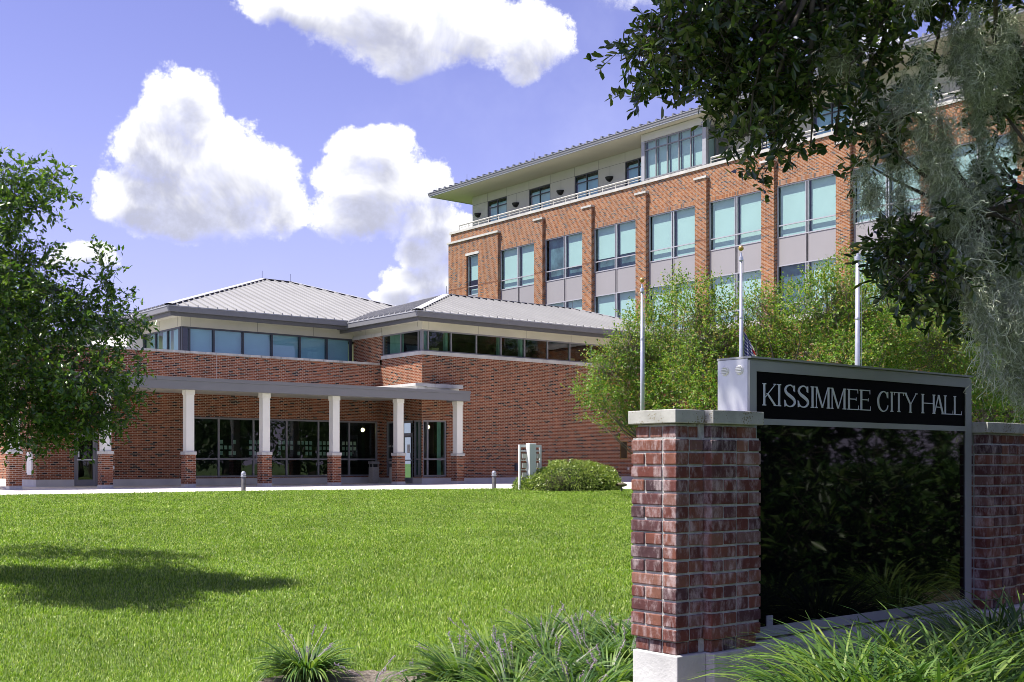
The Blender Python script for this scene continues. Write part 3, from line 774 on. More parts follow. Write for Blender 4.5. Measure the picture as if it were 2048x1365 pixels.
# parapet railings
for (a, b_) in ((64.2, 46.6), (41.5, YN + 1)):
    f = MB(); f.tube([(47.12, a, wz(16.32)), (47.12, b_, wz(16.32))], .055, 8); f.tube([(47.12, a, wz(16.16)), (47.12, b_, wz(16.16))], .02, 6)
    n = int(abs(a - b_) / 1.05)
    for k in range(n + 1):
        y = a + (b_ - a) * k / n; f.box(47.10, 47.14, y - .025, y + .025, wz(15.99), wz(16.29))
    f.build('railing', M['coping'], TB)
# half-bowl wall sconces
for y, lb in ((64.22, 'black half bowl wall sconce nearest the far corner of the office block'), (60.05, 'black half bowl wall sconce between the two farthest upper windows'),
              (55.54, 'black half bowl wall sconce between the second and third upper windows from the far corner'), (51.04, 'black half bowl wall sconce just before the glazed bay'),
              (37.47, 'black half bowl wall sconce on the pale wall between the glazed bay and the oak')):
    b = MB(); zc = wz(17.28); n = 12
    prof = [(.30, .10), (.29, .05), (.25, -.04), (.18, -.12), (.08, -.17), (.01, -.18)]
    for i in range(len(prof) - 1):
        for k in range(n):
            q = []
            for (r, z), t in ((prof[i], k), (prof[i], k + 1), (prof[i + 1], k + 1), (prof[i + 1], k)):
                an = PI / 2 + PI * t / n; q.append((XP - .005 + r * math.cos(an), y + r * math.sin(an), zc + z))
            b.poly(q)
    b.poly([(XP - .005 + .3 * math.cos(PI / 2 + PI * k / n), y + .3 * math.sin(PI / 2 + PI * k / n), zc + .09) for k in range(n + 1)])
    tag(b.build('wall_sconce', M['black']), lb, 'lamp', 'sconces along the top storey')

# ---------------------------------------------------------------- monument sign
MS = thing('monument_sign', 'monument sign with a black panel of silver serif letters between two brick pillars', 'sign', (6.3, 4.3, -.6))
def sign_brick_mat():
    m, g, b = new_mat('worn_red_brick'); tc = g.new('ShaderNodeTexCoord').outputs['Object']
    rnd = g.new('ShaderNodeNewGeometry').outputs['Random Per Island']
    c = g.ramp(rnd, [(0, (.06, .036, .042)), (.12, (.10, .045, .045)), (.25, (.125, .043, .034)), (.5, (.15, .053, .04)), (.75, (.185, .076, .052)), (.9, (.23, .112, .078)), (1, (.17, .10, .09))])
    c = g.mix(.6, c, g.ramp(g.noise(tc, 9, 5.0, .65), [(.3, (.55, .52, .55)), (.7, (1.3, 1.25, 1.25))]), 'MULTIPLY')
    mp = g.new('ShaderNodeMapping'); g.put(mp.inputs[0], tc); mp.inputs['Scale'].default_value = (1, 1, .45)
    chalk = g.math('MULTIPLY', g.smooth(g.noise(mp.outputs[0], 16, 8.0, .72), .45, .68), .64)
    c = g.mix(chalk, c, (.50, .42, .42))
    g.put(b.inputs['Base Color'], c); b.inputs['Roughness'].default_value = .9; g.put(b.inputs['Specular IOR Level'], .2)
    bp = g.new('ShaderNodeBump'); bp.inputs['Strength'].default_value = .6; bp.inputs['Distance'].default_value = .006
    g.put(bp.inputs['Height'], g.noise(tc, 55, 6.0, .7)); g.put(b.inputs['Normal'], bp.outputs[0]); return m
def mortar_mat():
    m, g, b = new_mat('old_mortar'); tc = g.new('ShaderNodeTexCoord').outputs['Object']
    c = g.ramp(g.noise(tc, 18, 6.0, .7), [(.3, (.27, .27, .26)), (.6, (.48, .48, .46)), (.75, (.62, .62, .59))])
    g.put(b.inputs['Base Color'], c); b.inputs['Roughness'].default_value = .95
    bp = g.new('ShaderNodeBump'); bp.inputs['Strength'].default_value = .8; bp.inputs['Distance'].default_value = .008
    g.put(bp.inputs['Height'], g.noise(tc, 70, 5.0)); g.put(b.inputs['Normal'], bp.outputs[0]); return m
def cap_mat():
    m, g, b = new_mat('lichen_spotted_stone'); tc = g.new('ShaderNodeTexCoord').outputs['Object']
    c = g.ramp(g.noise(tc, 6, 5.0), [(.3, (.30, .30, .27)), (.7, (.50, .50, .46))])
    v = g.new('ShaderNodeTexVoronoi'); g.put(v.inputs['Vector'], tc); v.inputs['Scale'].default_value = 75
    sz = g.math('MULTIPLY', g.smooth(g.noise(tc, 9, 3.0), .36, .66), .46)
    spot = g.smooth(g.math('SUBTRACT', sz, v.outputs['Distance']), -.02, .05)
    c = g.mix(g.math('MULTIPLY', spot, .85), c, (.20, .17, .10))
    c = g.mix(g.math('MULTIPLY', g.smooth(g.noise(tc, 60, 4.0), .62, .7), .5), c, (.22, .21, .18))
    g.put(b.inputs['Base Color'], c); b.inputs['Roughness'].default_value = .9
    bp = g.new('ShaderNodeBump'); bp.inputs['Strength'].default_value = .4; bp.inputs['Distance'].default_value = .004
    g.put(bp.inputs['Height'], g.noise(tc, 60, 5.0)); g.put(b.inputs['Normal'], bp.outputs[0]); return m
SB, SM, SCAP = sign_brick_mat(), mortar_mat(), cap_mat()
BASE_T, BR_T = wz(-1.0), wz(.21)
NC = 17; CH = (BR_T - BASE_T) / NC
def brick_block(bricks, core, x0, x1, y0, y1, rg):
    J = .011
    for kcourse in range(NC):
        z0 = BASE_T + CH * kcourse; z1 = z0 + CH - J
        i = .018 if kcourse in (0, NC - 1) else 0.0
        X0, X1, Y0, Y1 = x0 + i, x1 - i, y0 + i, y1 - i
        core.box(X0 + .009, X1 - .009, Y0 + .009, Y1 - .009, z0 - (0 if kcourse else .0), z0 + CH)
        odd = kcourse % 2; W = .095
        def run(L):                                     # brick lengths along a face
            out = []
            first = .2 if odd else .095
            t = 0.0
            while L - t > .035:
                l = min(first, L - t); 
                if L - t - l < .045: l = L - t
                out.append((t, t + l)); t += l + J; first = .2
            return out
        jit = lambda: rg.uniform(-.0022, .0022)
        if odd:
            sides = [('f', X0, X1 - W - J), ('r', Y0, Y1 - W - J), ('k', X0 + W + J, X1), ('l', Y0 + W + J, Y1)]
        else:
            sides = [('f', X0 + W + J, X1), ('r', Y0 + W + J, Y1), ('k', X0, X1 - W - J), ('l', Y0, Y1 - W - J)]
        for sd_, a, e in sides:
            for t0, t1 in run(e - a):
                p, q = a + t0, a + t1; d = .012; o_ = jit()
                zz0, zz1 = z0 + jit(), z1 + jit()
                if sd_ == 'f': bricks.box(p, q, Y0 + o_, Y0 + W, zz0, zz1)
                elif sd_ == 'k': bricks.box(p, q, Y1 - W, Y1 + o_, zz0, zz1)
                elif sd_ == 'l': bricks.box(X0 + o_, X0 + W, p, q, zz0, zz1)
                else: bricks.box(X1 - W, X1 + o_, p, q, zz0, zz1)
for xa, xb, xc, yb in ((4.45, 4.66, 5.07, 4.105), (8.12, 7.91, 7.50, 4.13)):
    rg = random.Random(int(xa * 10))
    br, co = MB(), MB()
    A = (min(xa, xb), max(xa, xb), 4.16, 4.49); Bk = (min(xb, xc) + (.004 if xa < xc else 0), max(xb, xc) - (.004 if xa > xc else 0), yb, 4.55)
    brick_block(br, co, *A, rg); brick_block(br, co, *Bk, rg)
    jx = xb
    co.box(jx - .02, jx + .02, 4.172, 4.47, BASE_T, BR_T)
    pl = br.build('brick_pillar', SB, MS, bevel=.0055)
    co.build('mortar', SM, pl)
    cs = MB(); cs.box(A[0] - .012, A[1] + .002 if xa < xc else A[1] + .012, A[2] - .008, A[3] + .012, BR_T + .003, BR_T + .075)
    cs.build('cap_stone', SCAP, pl, bevel=.004)
    cs = MB(); cs.box(Bk[0] - (.0 if xa < xc else .012), Bk[1] + (.012 if xa < xc else .0), Bk[2] - .012, Bk[3] + .012, BR_T + .002, BR_T + .0745)
    cs.build('cap_stone', SCAP, pl, bevel=.004)
b = MB()
for a, e, y, y2 in ((4.447, 4.664, 4.147, 4.475), (4.668, 7.905, 4.09, 4.57), (7.909, 8.135, 4.147, 4.475)): b.box(a, e, y, y2, -1.2, BASE_T - .002)
b.build('concrete_base', plain('stained_cast_concrete', (.55, .55, .54), .85, var=.10, scale=4, bump=.3, streak=.55), MS, bevel=.006)
cx0, cx1, cy0, cy1 = 5.115, 7.466, 4.223, 4.457
cz0, cz1 = wz(-.985), wz(.592)
cb = MB(); cb.box(cx0, cx1, cy0 + .014, cy1, cz0 + .01, cz1)
CAB = cb.build('sign_cabinet', M['metal'], MS, bevel=.003)
fr = MB()
alu = plain('grey_aluminium_frame', (.36, .37, .37), .45, metal=.0, var=.04)
fr.box(cx0 + .002, cx0 + .062, cy0, cy0 + .013, cz0, cz1 - .012); fr.box(cx1 - .075, cx1 - .002, cy0, cy0 + .013, cz0, cz1 - .012)
fr.box(cx0 + .062, cx1 - .075, cy0 + .001, cy0 + .013, wz(.522), cz1 - .012); fr.box(cx0 + .062, cx1 - .075, cy0 + .001, cy0 + .013, wz(.222), wz(.256)); fr.box(cx0 + .062, cx1 - .075, cy0 + .001, cy0 + .013, cz0, wz(-.925))
fr.box(cx0 - .002, cx1 + .002, cy0 - .012, cy1 + .002, cz1 + .001, cz1 + .012)
fr.build('cabinet_frame', alu, CAB)
tp = MB(); tp.box(cx0 + .062, cx1 - .075, cy0 + .008, cy0 + .0135, wz(.256), wz(.522)); tp.build('title_panel', plain('black_sign_face', (.004, .004, .005), .7, var=.1, spec=.06), CAB)
def screen_mat():
    m, g, b = new_mat('black_display_glass'); tc = g.new('ShaderNodeTexCoord').outputs['Object']
    b.inputs['Base Color'].default_value = (.003, .003, .004, 1); b.inputs['Roughness'].default_value = .025
    b.inputs['IOR'].default_value = 1.5; g.put(b.inputs['Specular IOR Level'], .36)
    bp = g.new('ShaderNodeBump'); bp.inputs['Strength'].default_value = .03; bp.inputs['Distance'].default_value = .02
    g.put(bp.inputs['Height'], g.noise(tc, 2.5, 1.0)); g.put(b.inputs['Normal'], bp.outputs[0]); return m
tp = MB(); tp.box(cx0 + .062, cx1 - .075, cy0 + .009, cy0 + .0138, wz(-.925), wz(.222)); tp.build('display_glass', screen_mat(), CAB)
tp = MB(); tp.box(5.27, 5.325, cy0 + .002, cy0 + .0085, wz(-.924), wz(-.865)); tp.build('small_plate', M['pale_fascia'], CAB)
for y in (4.295, 4.40):
    v = MB(); n = 20; zc = wz(.53)
    for r0, r1, x0, x1 in ((.0, .024, cx0 - .001, cx0 - .006), (.024, .028, cx0 - .008, cx0 - .001)):
        ring_ = [[(cx, y + r * math.cos(2 * PI * k / n), zc + r * math.sin(2 * PI * k / n)) for k in range(n)] for r, cx in ((max(r0, .001), x0), (r1, x1))]
        for k in range(n): v.poly([ring_[0][k], ring_[0][(k + 1) % n], ring_[1][(k + 1) % n], ring_[1][k]])
    for k in range(-2, 3):
        hw = math.sqrt(max(0, .022 ** 2 - (k * .009) ** 2)); v.box(cx0 - .012, cx0 - .004, y - hw, y + hw, zc + k * .009 - .0025, zc + k * .009 + .002)
    v.build('round_vent', M['white'], CAB)

# ---- serif capitals
def catmull(P, n=10):
    P = [P[0]] + list(P) + [P[-1]]; out = []
    for i in range(1, len(P) - 2):
        p0, p1, p2, p3 = [np.array(q, float) for q in P[i - 1:i + 3]]
        for k in range(n):
            t = k / n; out.append(.5 * (2 * p1 + (p2 - p0) * t + (2 * p0 - 5 * p1 + 4 * p2 - p3) * t * t + (3 * p1 - p0 - 3 * p2 + p3) * t ** 3))
    out.append(np.array(P[-2], float)); return out
def glyph(ch, x, wdt, H, T):
    """polygons of one serif capital: left edge x, width wdt, height H, heavy stem T"""
    th, sh, se = T * .36, H * .045, T * .55
    P = []
    def stem(cx, t=T, z0=0, z1=H): P.append([(cx - t / 2, z0), (cx + t / 2, z0), (cx + t / 2, z1), (cx - t / 2, z1)])
    def serif(cx, z, t=T, l=se, r=se):
        zz = (z, z + sh) if z < H / 2 else (z - sh, z); P.append([(cx - t / 2 - l, zz[0]), (cx + t / 2 + r, zz[0]), (cx + t / 2 + r, zz[1]), (cx - t / 2 - l, zz[1])])
    def bar(x0, x1, z, t=th): P.append([(x0, z - t / 2), (x1, z - t / 2), (x1, z + t / 2), (x0, z + t / 2)])
    def diag(xa, za, xb, zb, t): P.append([(xa - t / 2, za), (xa + t / 2, za), (xb + t / 2, zb), (xb - t / 2, zb)] if za < zb else [(xb - t / 2, zb), (xb + t / 2, zb), (xa + t / 2, za), (xa - t / 2, za)])
    def tick(xe, z, up, w_=T * .42, h=H * .17):
        P.append([(xe - w_ * .5, z), (xe, z), (xe, z + h * up), ] if up > 0 else [(xe, z), (xe - w_ * .5, z), (xe, z + h * up)])
    def curve(pts, n=9):
        C = catmull(pts, n); L, R = [], []
        for i, c in enumerate(C):
            d = C[min(i + 1, len(C) - 1)][:2] - C[max(i - 1, 0)][:2]; d = d / (np.linalg.norm(d) + 1e-9); nn = np.array((-d[1], d[0])) * c[2] / 2
            L.append(c[:2] + nn); R.append(c[:2] - nn)
        for i in range(len(C) - 1): P.append([tuple(L[i]), tuple(R[i]), tuple(R[i + 1]), tuple(L[i + 1])])
    l, r = x + se + T / 2, x + wdt - se - T / 2
    if ch == 'I': stem(x + wdt / 2); serif(x + wdt / 2, 0); serif(x + wdt / 2, H)
    elif ch == 'L': stem(l); serif(l, 0); serif(l, H); bar(l, x + wdt, th / 2); tick(x + wdt, 0, 1, h=H * .22)
    elif ch == 'E':
        stem(l); serif(l, 0); serif(l, H); bar(l, x + wdt, th / 2); bar(l, x + wdt * .95, H - th / 2); bar(l, x + wdt * .8, H * .52)
        tick(x + wdt, 0, 1, h=H * .22); tick(x + wdt * .95, H, -1, h=H * .2); tick(x + wdt * .8, H * .45, 1, h=H * .16)
    elif ch == 'T': stem(x + wdt / 2); serif(x + wdt / 2, 0); bar(x, x + wdt, H - th / 2); tick(x + wdt, H, -1); P.append([(x, H), (x, H - H * .17), (x + T * .25, H)])
    elif ch == 'H': stem(l); stem(r); bar(l, r, H * .53); [serif(c_, z) for c_ in (l, r) for z in (0, H)]
    elif ch == 'K':
        stem(l); serif(l, 0); serif(l, H); diag(l + T * .4, H * .36, r + T * .1, H - sh * .5, th * 1.2); diag(l + wdt * .20, H * .56, r, sh * .5, T * 1.15); serif(r + T * .1, 0, T, se * .6, se * .6); serif(r - T * .1, H, th, se * .9, se * .9)
    elif ch == 'M':
        a, e, m = x + se + th / 2, x + wdt - se - T / 2, x + wdt * .48
        stem(a, th * .9); stem(e, T * .95); diag(a + th * .2, H, m, H * .03, T * .9); diag(m, H * .03, e - T * .35, H, th * .9); serif(a, 0, th); serif(e, 0); serif(a, H, th, se, 0); serif(e, H, T, 0, se)
    elif ch == 'A':
        m = x + wdt * .48; a, e = x + se + th / 2, x + wdt - se * .8 - T / 2
        diag(a, 0, m, H, th * 1.2); diag(m, H, e, 0, T * 1.1); bar(x + wdt * .27, x + wdt * .68, H * .36); serif(a, 0, th); serif(e, 0, T)
    elif ch == 'Y':
        m = x + wdt * .48; stem(m, T, 0, H * .45); serif(m, 0); diag(m, H * .42, x + se + T * .5, H, T * 1.1); diag(m + T * .2, H * .42, x + wdt - se - th, H, th * 1.2); serif(x + se + T * .5, H, T); serif(x + wdt - se - th, H, th)
    elif ch == 'S':
        q = [(.84, .72, .3), (.80, .88, .42), (.55, .985, .45), (.25, .92, .7), (.12, .76, 1.0), (.26, .60, 1.15), (.55, .48, 1.3), (.84, .34, 1.2), (.92, .20, 1.0), (.76, .06, .65), (.46, .012, .42), (.20, .09, .45), (.10, .27, .35)]
        curve([(x + a * wdt, e * H, t * T) for a, e, t in q], 7)
        P.append([(x + .80 * wdt, .97 * H), (x + .92 * wdt, .98 * H), (x + .93 * wdt, .68 * H), (x + .85 * wdt, .72 * H)]); P.append([(x + .04 * wdt, .31 * H), (x + .12 * wdt, .27 * H), (x + .20 * wdt, .03 * H), (x + .06 * wdt, .0 * H)])
    elif ch == 'C':
        q = [(.90, .70, .35), (.84, .88, .45), (.60, .985, .45), (.32, .90, .75), (.13, .66, 1.1), (.10, .45, 1.15), (.18, .20, 1.0), (.40, .03, .6), (.64, .012, .42), (.86, .12, .42), (.95, .30, .35)]
        curve([(x + a * wdt, e * H, t * T) for a, e, t in q], 8)
        P.append([(x + .86 * wdt, .97 * H), (x + .97 * wdt, .98 * H), (x + .97 * wdt, .66 * H), (x + .90 * wdt, .70 * H)])
    return P
LT = [('K', 5.232, 5.368), ('I', 5.358, 5.412), ('S', 5.425, 5.540), ('S', 5.550, 5.665), ('I', 5.672, 5.722), ('M', 5.720, 5.872), ('M', 5.874, 6.032), ('E', 6.040, 6.160), ('E', 6.168, 6.287),
      ('C', 6.352, 6.482), ('I', 6.490, 6.542), ('T', 6.540, 6.650), ('Y', 6.648, 6.812), ('H', 6.850, 7.020), ('A', 6.994, 7.130), ('L', 7.122, 7.240), ('L', 7.240, 7.350)]
lt = MB(); i = 0
for ch, a, e in LT:
    for pg in glyph(ch, a + .003, e - a - .006, .127, .0156):
        i += 1; lt.prism_y([(px, wz(.331) + pz) for px, pz in pg], cy0 + .0045 - .00004 * (i % 25), cy0 + .0079)
lt.build('lettering', plain('silver_letters', (.74, .76, .82), .5, var=.03), CAB)

# ---------------------------------------------------------------- flagpoles and flag
def flagpole(x, y, zt, r0, label):
    z0 = float(ground_z(x, y)); t = thing('flagpole', label, 'flagpole', (x, y, z0), 'flagpoles in front of the trees')
    b = MB(); hs = [0, .5, 1]
    b.tube([(x, y, z0), (x, y, z0 + (zt - z0) * .55), (x, y, zt - .42)], [r0 * 1.15, r0, r0 * .68], 14); b.build('pole', M['metal'], t, smooth=True)
    b = MB(); b.lathe(x, y, [(r0 * .7, zt - .42), (r0 * 1.1, zt - .41), (r0 * 1.1, zt - .32), (r0 * .5, zt - .31), (r0 * .35, zt - .22)], 14); b.build('truck', M['metal'], t)
    b = MB(); R = r0 * 1.35; b.lathe(x, y, [(R * math.sin(PI * k / 10) + .001, zt - .12 - R * math.cos(PI * k / 10)) for k in range(11)], 16); b.build('ball_finial', M['gold'], t, smooth=True)
    for k in (.45, .62, .8):
        pass
    b = MB(); zj = z0 + (zt - z0) * .72; b.lathe(x, y, [(r0 * .92, zj), (r0 * .99, zj + .01), (r0 * .99, zj + .05), (r0 * .9, zj + .06)], 14); b.build('joint_ring', M['metal'], t)
    b = MB(); b.tube([(x + r0 * 1.3, y - r0 * .9, z0 + 1.2), (x + r0 * 1.1, y - r0 * .8, zt - .38)], .006, 4); b.build('halyard', M['white'], t)
P1 = at(1284, 551, 29.0); P2 = at(1482, 487, 27.5); P3 = at(1715, 484, 25.5)
flagpole(P1[0], P1[1], P1[2], .047, 'bare steel flagpole with a gold ball rising behind the capped brick pillar')
flagpole(P2[0], P2[1], P2[2], .047, 'steel flagpole with a gold ball carrying the lowered flag')
flagpole(P3[0], P3[1], P3[2], .060, 'thick steel flagpole with a gold ball rising behind the black sign panel')
def flag():
    n, mrows = 26, 40
    x0, y0 = P2[0] + .06, P2[1] - .05; zt = at(1486, 664, 27.5)[2]
    V = []; F = []
    for j_ in range(mrows + 1):
        v = j_ / mrows
        for i_ in range(n + 1):
            u = i_ / n
            fold = math.sin(u * 17) * .05 * (.3 + v); wd = (.20 + .50 * v * (1 - .3 * v)) * u
            V.append((x0 + SX * wd + CX * fold, y0 - CX * wd + SX * fold, zt - 1.55 * v - .35 * u * (1 - v * .3)))
    for j_ in range(mrows):
        for i_ in range(n):
            a = j_ * (n + 1) + i_; F.append((a, a + 1, a + n + 2, a + n + 1))
    m, g, b = new_mat('flag_cloth')
    tc = g.new('ShaderNodeTexCoord').outputs['UV']; sp_ = g.new('ShaderNodeSeparateXYZ'); g.put(sp_.inputs[0], tc)
    stripe = g.math('GREATER_THAN', g.math('FRACT', g.math('MULTIPLY', sp_.outputs[1], 6.5)), .5)
    base = g.mix(stripe, (.75, .74, .72), (.45, .02, .03))
    vec = g.new('ShaderNodeMapping'); g.put(vec.inputs[0], tc); vec.inputs['Scale'].default_value = (24, 18, 1)
    v = g.new('ShaderNodeTexVoronoi'); g.put(v.inputs['Vector'], vec.outputs[0]); v.inputs['Scale'].default_value = 1.0; v.inputs['Randomness'].default_value = 0.0
    blue = g.mix(g.smooth(v.outputs['Distance'], .20, .28), (.75, .75, .75), (.03, .03, .14))
    canton = g.math('MULTIPLY', g.math('LESS_THAN', sp_.outputs[0], .72), g.math('LESS_THAN', sp_.outputs[1], .62))
    g.put(b.inputs['Base Color'], g.mix(canton, base, blue)); b.inputs['Roughness'].default_value = .8
    o = np_obj('flag', V, F, m, smooth=True)
    uvl = o.data.uv_layers.new(name='UVMap').data
    for p in o.data.polygons:
        for li in p.loop_indices:
            k = o.data.loops[li].vertex_index; uvl[li].uv = ((k % (n + 1)) / n, (k // (n + 1)) / mrows)
    tag(o, 'limp folded flag with a blue starred canton hanging low on the middle flagpole', 'flag')
flag()

# ---------------------------------------------------------------- small things on and round the plaza
def bollard(x, y, label):
    z = float(ground_z(x, y)); t = thing('bollard', label, 'bollard', (x, y, z), 'bollards along the plaza edge'); t.scale = (.88, .88, .86)
    b = MB(); b.lathe(x, y, [(.085, z), (.085, z + .02), (.080, z + .03), (.078, z + .52), (.07, z + .53)], 18); b.build('post', plain('worn_bronze_paint', (.17, .165, .15), .38, metal=.5, var=.2, scale=5), t, smooth=True)
    b = MB(); b.lathe(x, y, [(.07, z + .53), (.10, z + .535), (.10, z + .565), (.085, z + .575), (.085, z + .60), (.092, z + .605), (.09, z + .66), (.065, z + .71), (.03, z + .735), (.002, z + .74)], 18); b.build('domed_cap', plain('pale_blue_grey_paint', (.30, .32, .37), .4, metal=.3), t, smooth=True)
q = ray((487 - 1024) / FPX * 36.6, 36.6); bollard(q[0], q[1], 'short metal bollard with a domed cap in front of the wide storefront windows')
q = ray((988 - 1024) / FPX * 39.6, 39.6); bollard(q[0], q[1], 'short metal bollard with a domed cap on the grass edge left of the clipped shrub')
def waste_bin(x, y, label):
    t = thing('waste_bin', label, 'waste bin', (x, y, 0), 'waste bins by the storefront')
    b = MB(); b.box(x - .17, x + .17, y - .17, y + .17, .03, .72); b.box(x - .15, x + .15, y - .15, y + .15, 0, .03); b.build('body', plain('speckled_stone', (.36, .35, .32), .8, var=.2, scale=60), t, bevel=.02)
    b = MB()
    for sx_ in (-.14, .14):
        for sy_ in (-.14, .14): b.box(x + sx_ - .02, x + sx_ + .02, y + sy_ - .02, y + sy_ + .02, .72, .86)
    b.box(x - .19, x + .19, y - .19, y + .19, .86, .98); b.build('hood', plain('grey_hood', (.24, .24, .23), .6), t, bevel=.02)
    b = MB(); b.box(x - .12, x + .12, y - .12, y + .12, .721, .85); b.build('liner', M['black'], t)
waste_bin(27.72, 44.2, 'stone grey waste bin with a hood in front of the storefront window')
waste_bin(28.0, 42.95, 'stone grey waste bin half hidden behind the column beside the door')
# wall plaque, boxes and notices
t = thing('wall_plaque', 'dark bronze plaque with rows of raised lettering on the brick wall beside the flagpole', 'plaque', (40.68, 41.6, 1.5))
b = MB(); b.box(40.46, 40.91, 41.555, 41.598, wz(.25), wz(1.12)); b.build('plate', plain('dark_bronze', (.04, .035, .025), .45, metal=.6, var=.2), t)
b = MB()
for a, e, z0_, z1_ in ((40.45, 40.92, .24, .27), (40.45, 40.92, 1.10, 1.13), (40.45, 40.475, .27, 1.10), (40.895, 40.92, .27, 1.10)): b.box(a, e, 41.54, 41.554, wz(z0_), wz(z1_))
b.build('rim', plain('polished_bronze', (.30, .21, .09), .4, metal=.7), t)
for x0_, x1_, y, z0_, z1_, nm, lb, mt in ((33.70, 33.98, YR, wz(-.34), wz(.02), 'wall_box', 'dark blue grey metal box fixed low on the brick wall behind the white rack', plain('dark_blue_box', (.05, .055, .08), .5)),
                                        (40.93, 41.03, YR, wz(-.30), wz(-.18), 'outlet_box', 'small grey outlet box low on the brick wall below the plaque', M['metal']),
                                        (16.20, 16.32, YL, wz(-.22), wz(-.08), 'outlet_box', 'small pale outlet box low on the brick wall between two colonnade columns', M['white'])):
    b = MB(); b.box(x0_, x1_, y - .09, y - .004, z0_, z1_); b.box(x0_ + .012, x1_ - .012, y - .105, y - .091, z0_ + .012, z1_ - .012)
    tag(b.build(nm, mt, bevel=.004), lb, 'box')
b = MB(); b.box(13.36, 13.395, 45.35, 46.0, wz(-.42), wz(.45)); b.box(13.33, 13.358, 45.40, 45.95, wz(-.36), wz(.40))
tag(b.build('notice_panel', M['white']), 'white notice panel on the brick end wall behind the dark leafy tree', 'panel')
# white wording on the sidelight glass
def small_words():
    b = MB(); k = 0
    yy = 44.33
    for word, z, h in (('CITY HALL', 1.62, .07),):
        wdt = .055; u = yy
        for chx in word:
            if chx != ' ':
                for pg in glyph(chx, 0, wdt * .9, h, .012):
                    k += 1; b.poly([(XR + .045 - .0001 * (k % 9), u - px, z + pz) for px, pz in pg])
            u -= wdt
    b.build('glass_lettering', M['white'], LB)
small_words()

# white metering rack in the shrub
rk = at(1060, 975, 37.2); rx, ry, rz = rk[0], rk[1], float(ground_z(rk[0], rk[1]))
t = thing('utility_rack', 'white utility rack of small boxes round a tall cabinet, standing in the clipped shrub', 'utility rack', (rx, ry, rz))
b = MB()
for u in (-.46, .40): b.box(rx + u, rx + u + .06, ry - .03, ry + .03, rz, rz + 1.48)
b.box(rx - .40, rx + .40, ry - .025, ry + .025, rz + 1.40, rz + 1.48); b.build('rack_frame', M['white'], t)
b = MB()
for z in (.36, .66, .96, 1.26): b.box(rx - .398, rx + .398, ry - .03, ry + .01, rz + z, rz + z + .045)
b.build('cross_rail', M['white'], t)
b = MB(); b.box(rx - .20, rx + .08, ry - .22, ry - .032, rz + .36, rz + 1.52); b.build('cabinet', M['white'], t, bevel=.01)
b = MB(); rb = MB()
for i in (-1, 1):
    for k in range(3):
        for c2 in (0, 1):
            x0_ = rx + (-.37 + c2 * .1 if i < 0 else .12 + c2 * .14); z0_ = rz + .42 + k * .3
            b.box(x0_, x0_ + .095, ry - .09, ry - .032, z0_ + .02, z0_ + .17)
            rb.box(x0_ + .02, x0_ + .075, ry - .075, ry - .034, z0_ + .172, z0_ + .215); rb.box(x0_ + .0, x0_ + .02, ry - .06, ry - .034, z0_ - .03, z0_ + .018)
b.build('meter_box', plain('beige_box', (.62, .60, .54), .6), t); rb.build('bracket', plain('rusty_bracket', (.20, .10, .06), .8), t)

# garden floodlight
q = at(1243, 987, 36.0); fx, fy = q[0], q[1]; fz = float(ground_z(fx, fy))
t = thing('garden_floodlight', 'brown garden floodlight on a short stake at the right end of the clipped shrub', 'lamp', (fx, fy, fz))
b = MB(); b.tube([(fx, fy, fz), (fx, fy, fz + .2)], .028, 8); b.build('stake', M['fascia_dark'], t)
b = MB(); olive = plain('olive_bronze', (.14, .12, .07), .5)
rings = []
for k in range(9):
    s_ = k / 8; rr_ = .02 + .09 * math.sin(PI * min(1, .18 + s_ * .62)); rings.append((fx - .19 + .36 * s_, rr_))
n = 14
for (xa, ra), (xb, rb2) in zip(rings, rings[1:]):
    for k in range(n):
        t0, t1 = 2 * PI * k / n, 2 * PI * (k + 1) / n
        b.poly([(xa, fy + ra * math.cos(t0), fz + .24 + .6 * ra * math.sin(t0)), (xa, fy + ra * math.cos(t1), fz + .24 + .6 * ra * math.sin(t1)), (xb, fy + rb2 * math.cos(t1), fz + .24 + .6 * rb2 * math.sin(t1)), (xb, fy + rb2 * math.cos(t0), fz + .24 + .6 * rb2 * math.sin(t0))])
xa, ra = rings[-1]; b.poly([(xa, fy + ra * math.cos(2 * PI * k / n), fz + .24 + .6 * ra * math.sin(2 * PI * k / n)) for k in range(n)])
b.build('head', olive, t, smooth=True)

# ---------------------------------------------------------------- plants
def unit(v): return v / (np.linalg.norm(v, axis=-1, keepdims=True) + 1e-9)
def leaf_mesh(P, D, N, L, W, fold=.25, six=False):
    """P base points, D directions, N rough normals -> vertices, faces for folded leaves"""
    S = unit(np.cross(D, N)); U = unit(np.cross(S, D)); L = L[:, None]; W = W[:, None]
    n = len(P); i = np.arange(n)[:, None]
    if six:
        v = np.stack([P, P + D * L * .32 + S * W * .42 + U * W * fold, P + D * L * .72 + S * W * .46 + U * W * fold, P + D * L, P + D * L * .72 - S * W * .46 + U * W * fold, P + D * L * .32 - S * W * .42 + U * W * fold], 1)
        F = np.concatenate([i * 6 + np.array([[0, 3, 2, 1]]), i * 6 + np.array([[0, 5, 4, 3]])])
        return v.reshape(-1, 3), F
    v = np.stack([P, P + D * L * .45 + S * W * .5 + U * W * fold, P + D * L, P + D * L * .45 - S * W * .5 + U * W * fold], 1)
    F = np.concatenate([i * 4 + np.array([[0, 2, 1]]), i * 4 + np.array([[0, 3, 2]])])
    return v.reshape(-1, 3), F
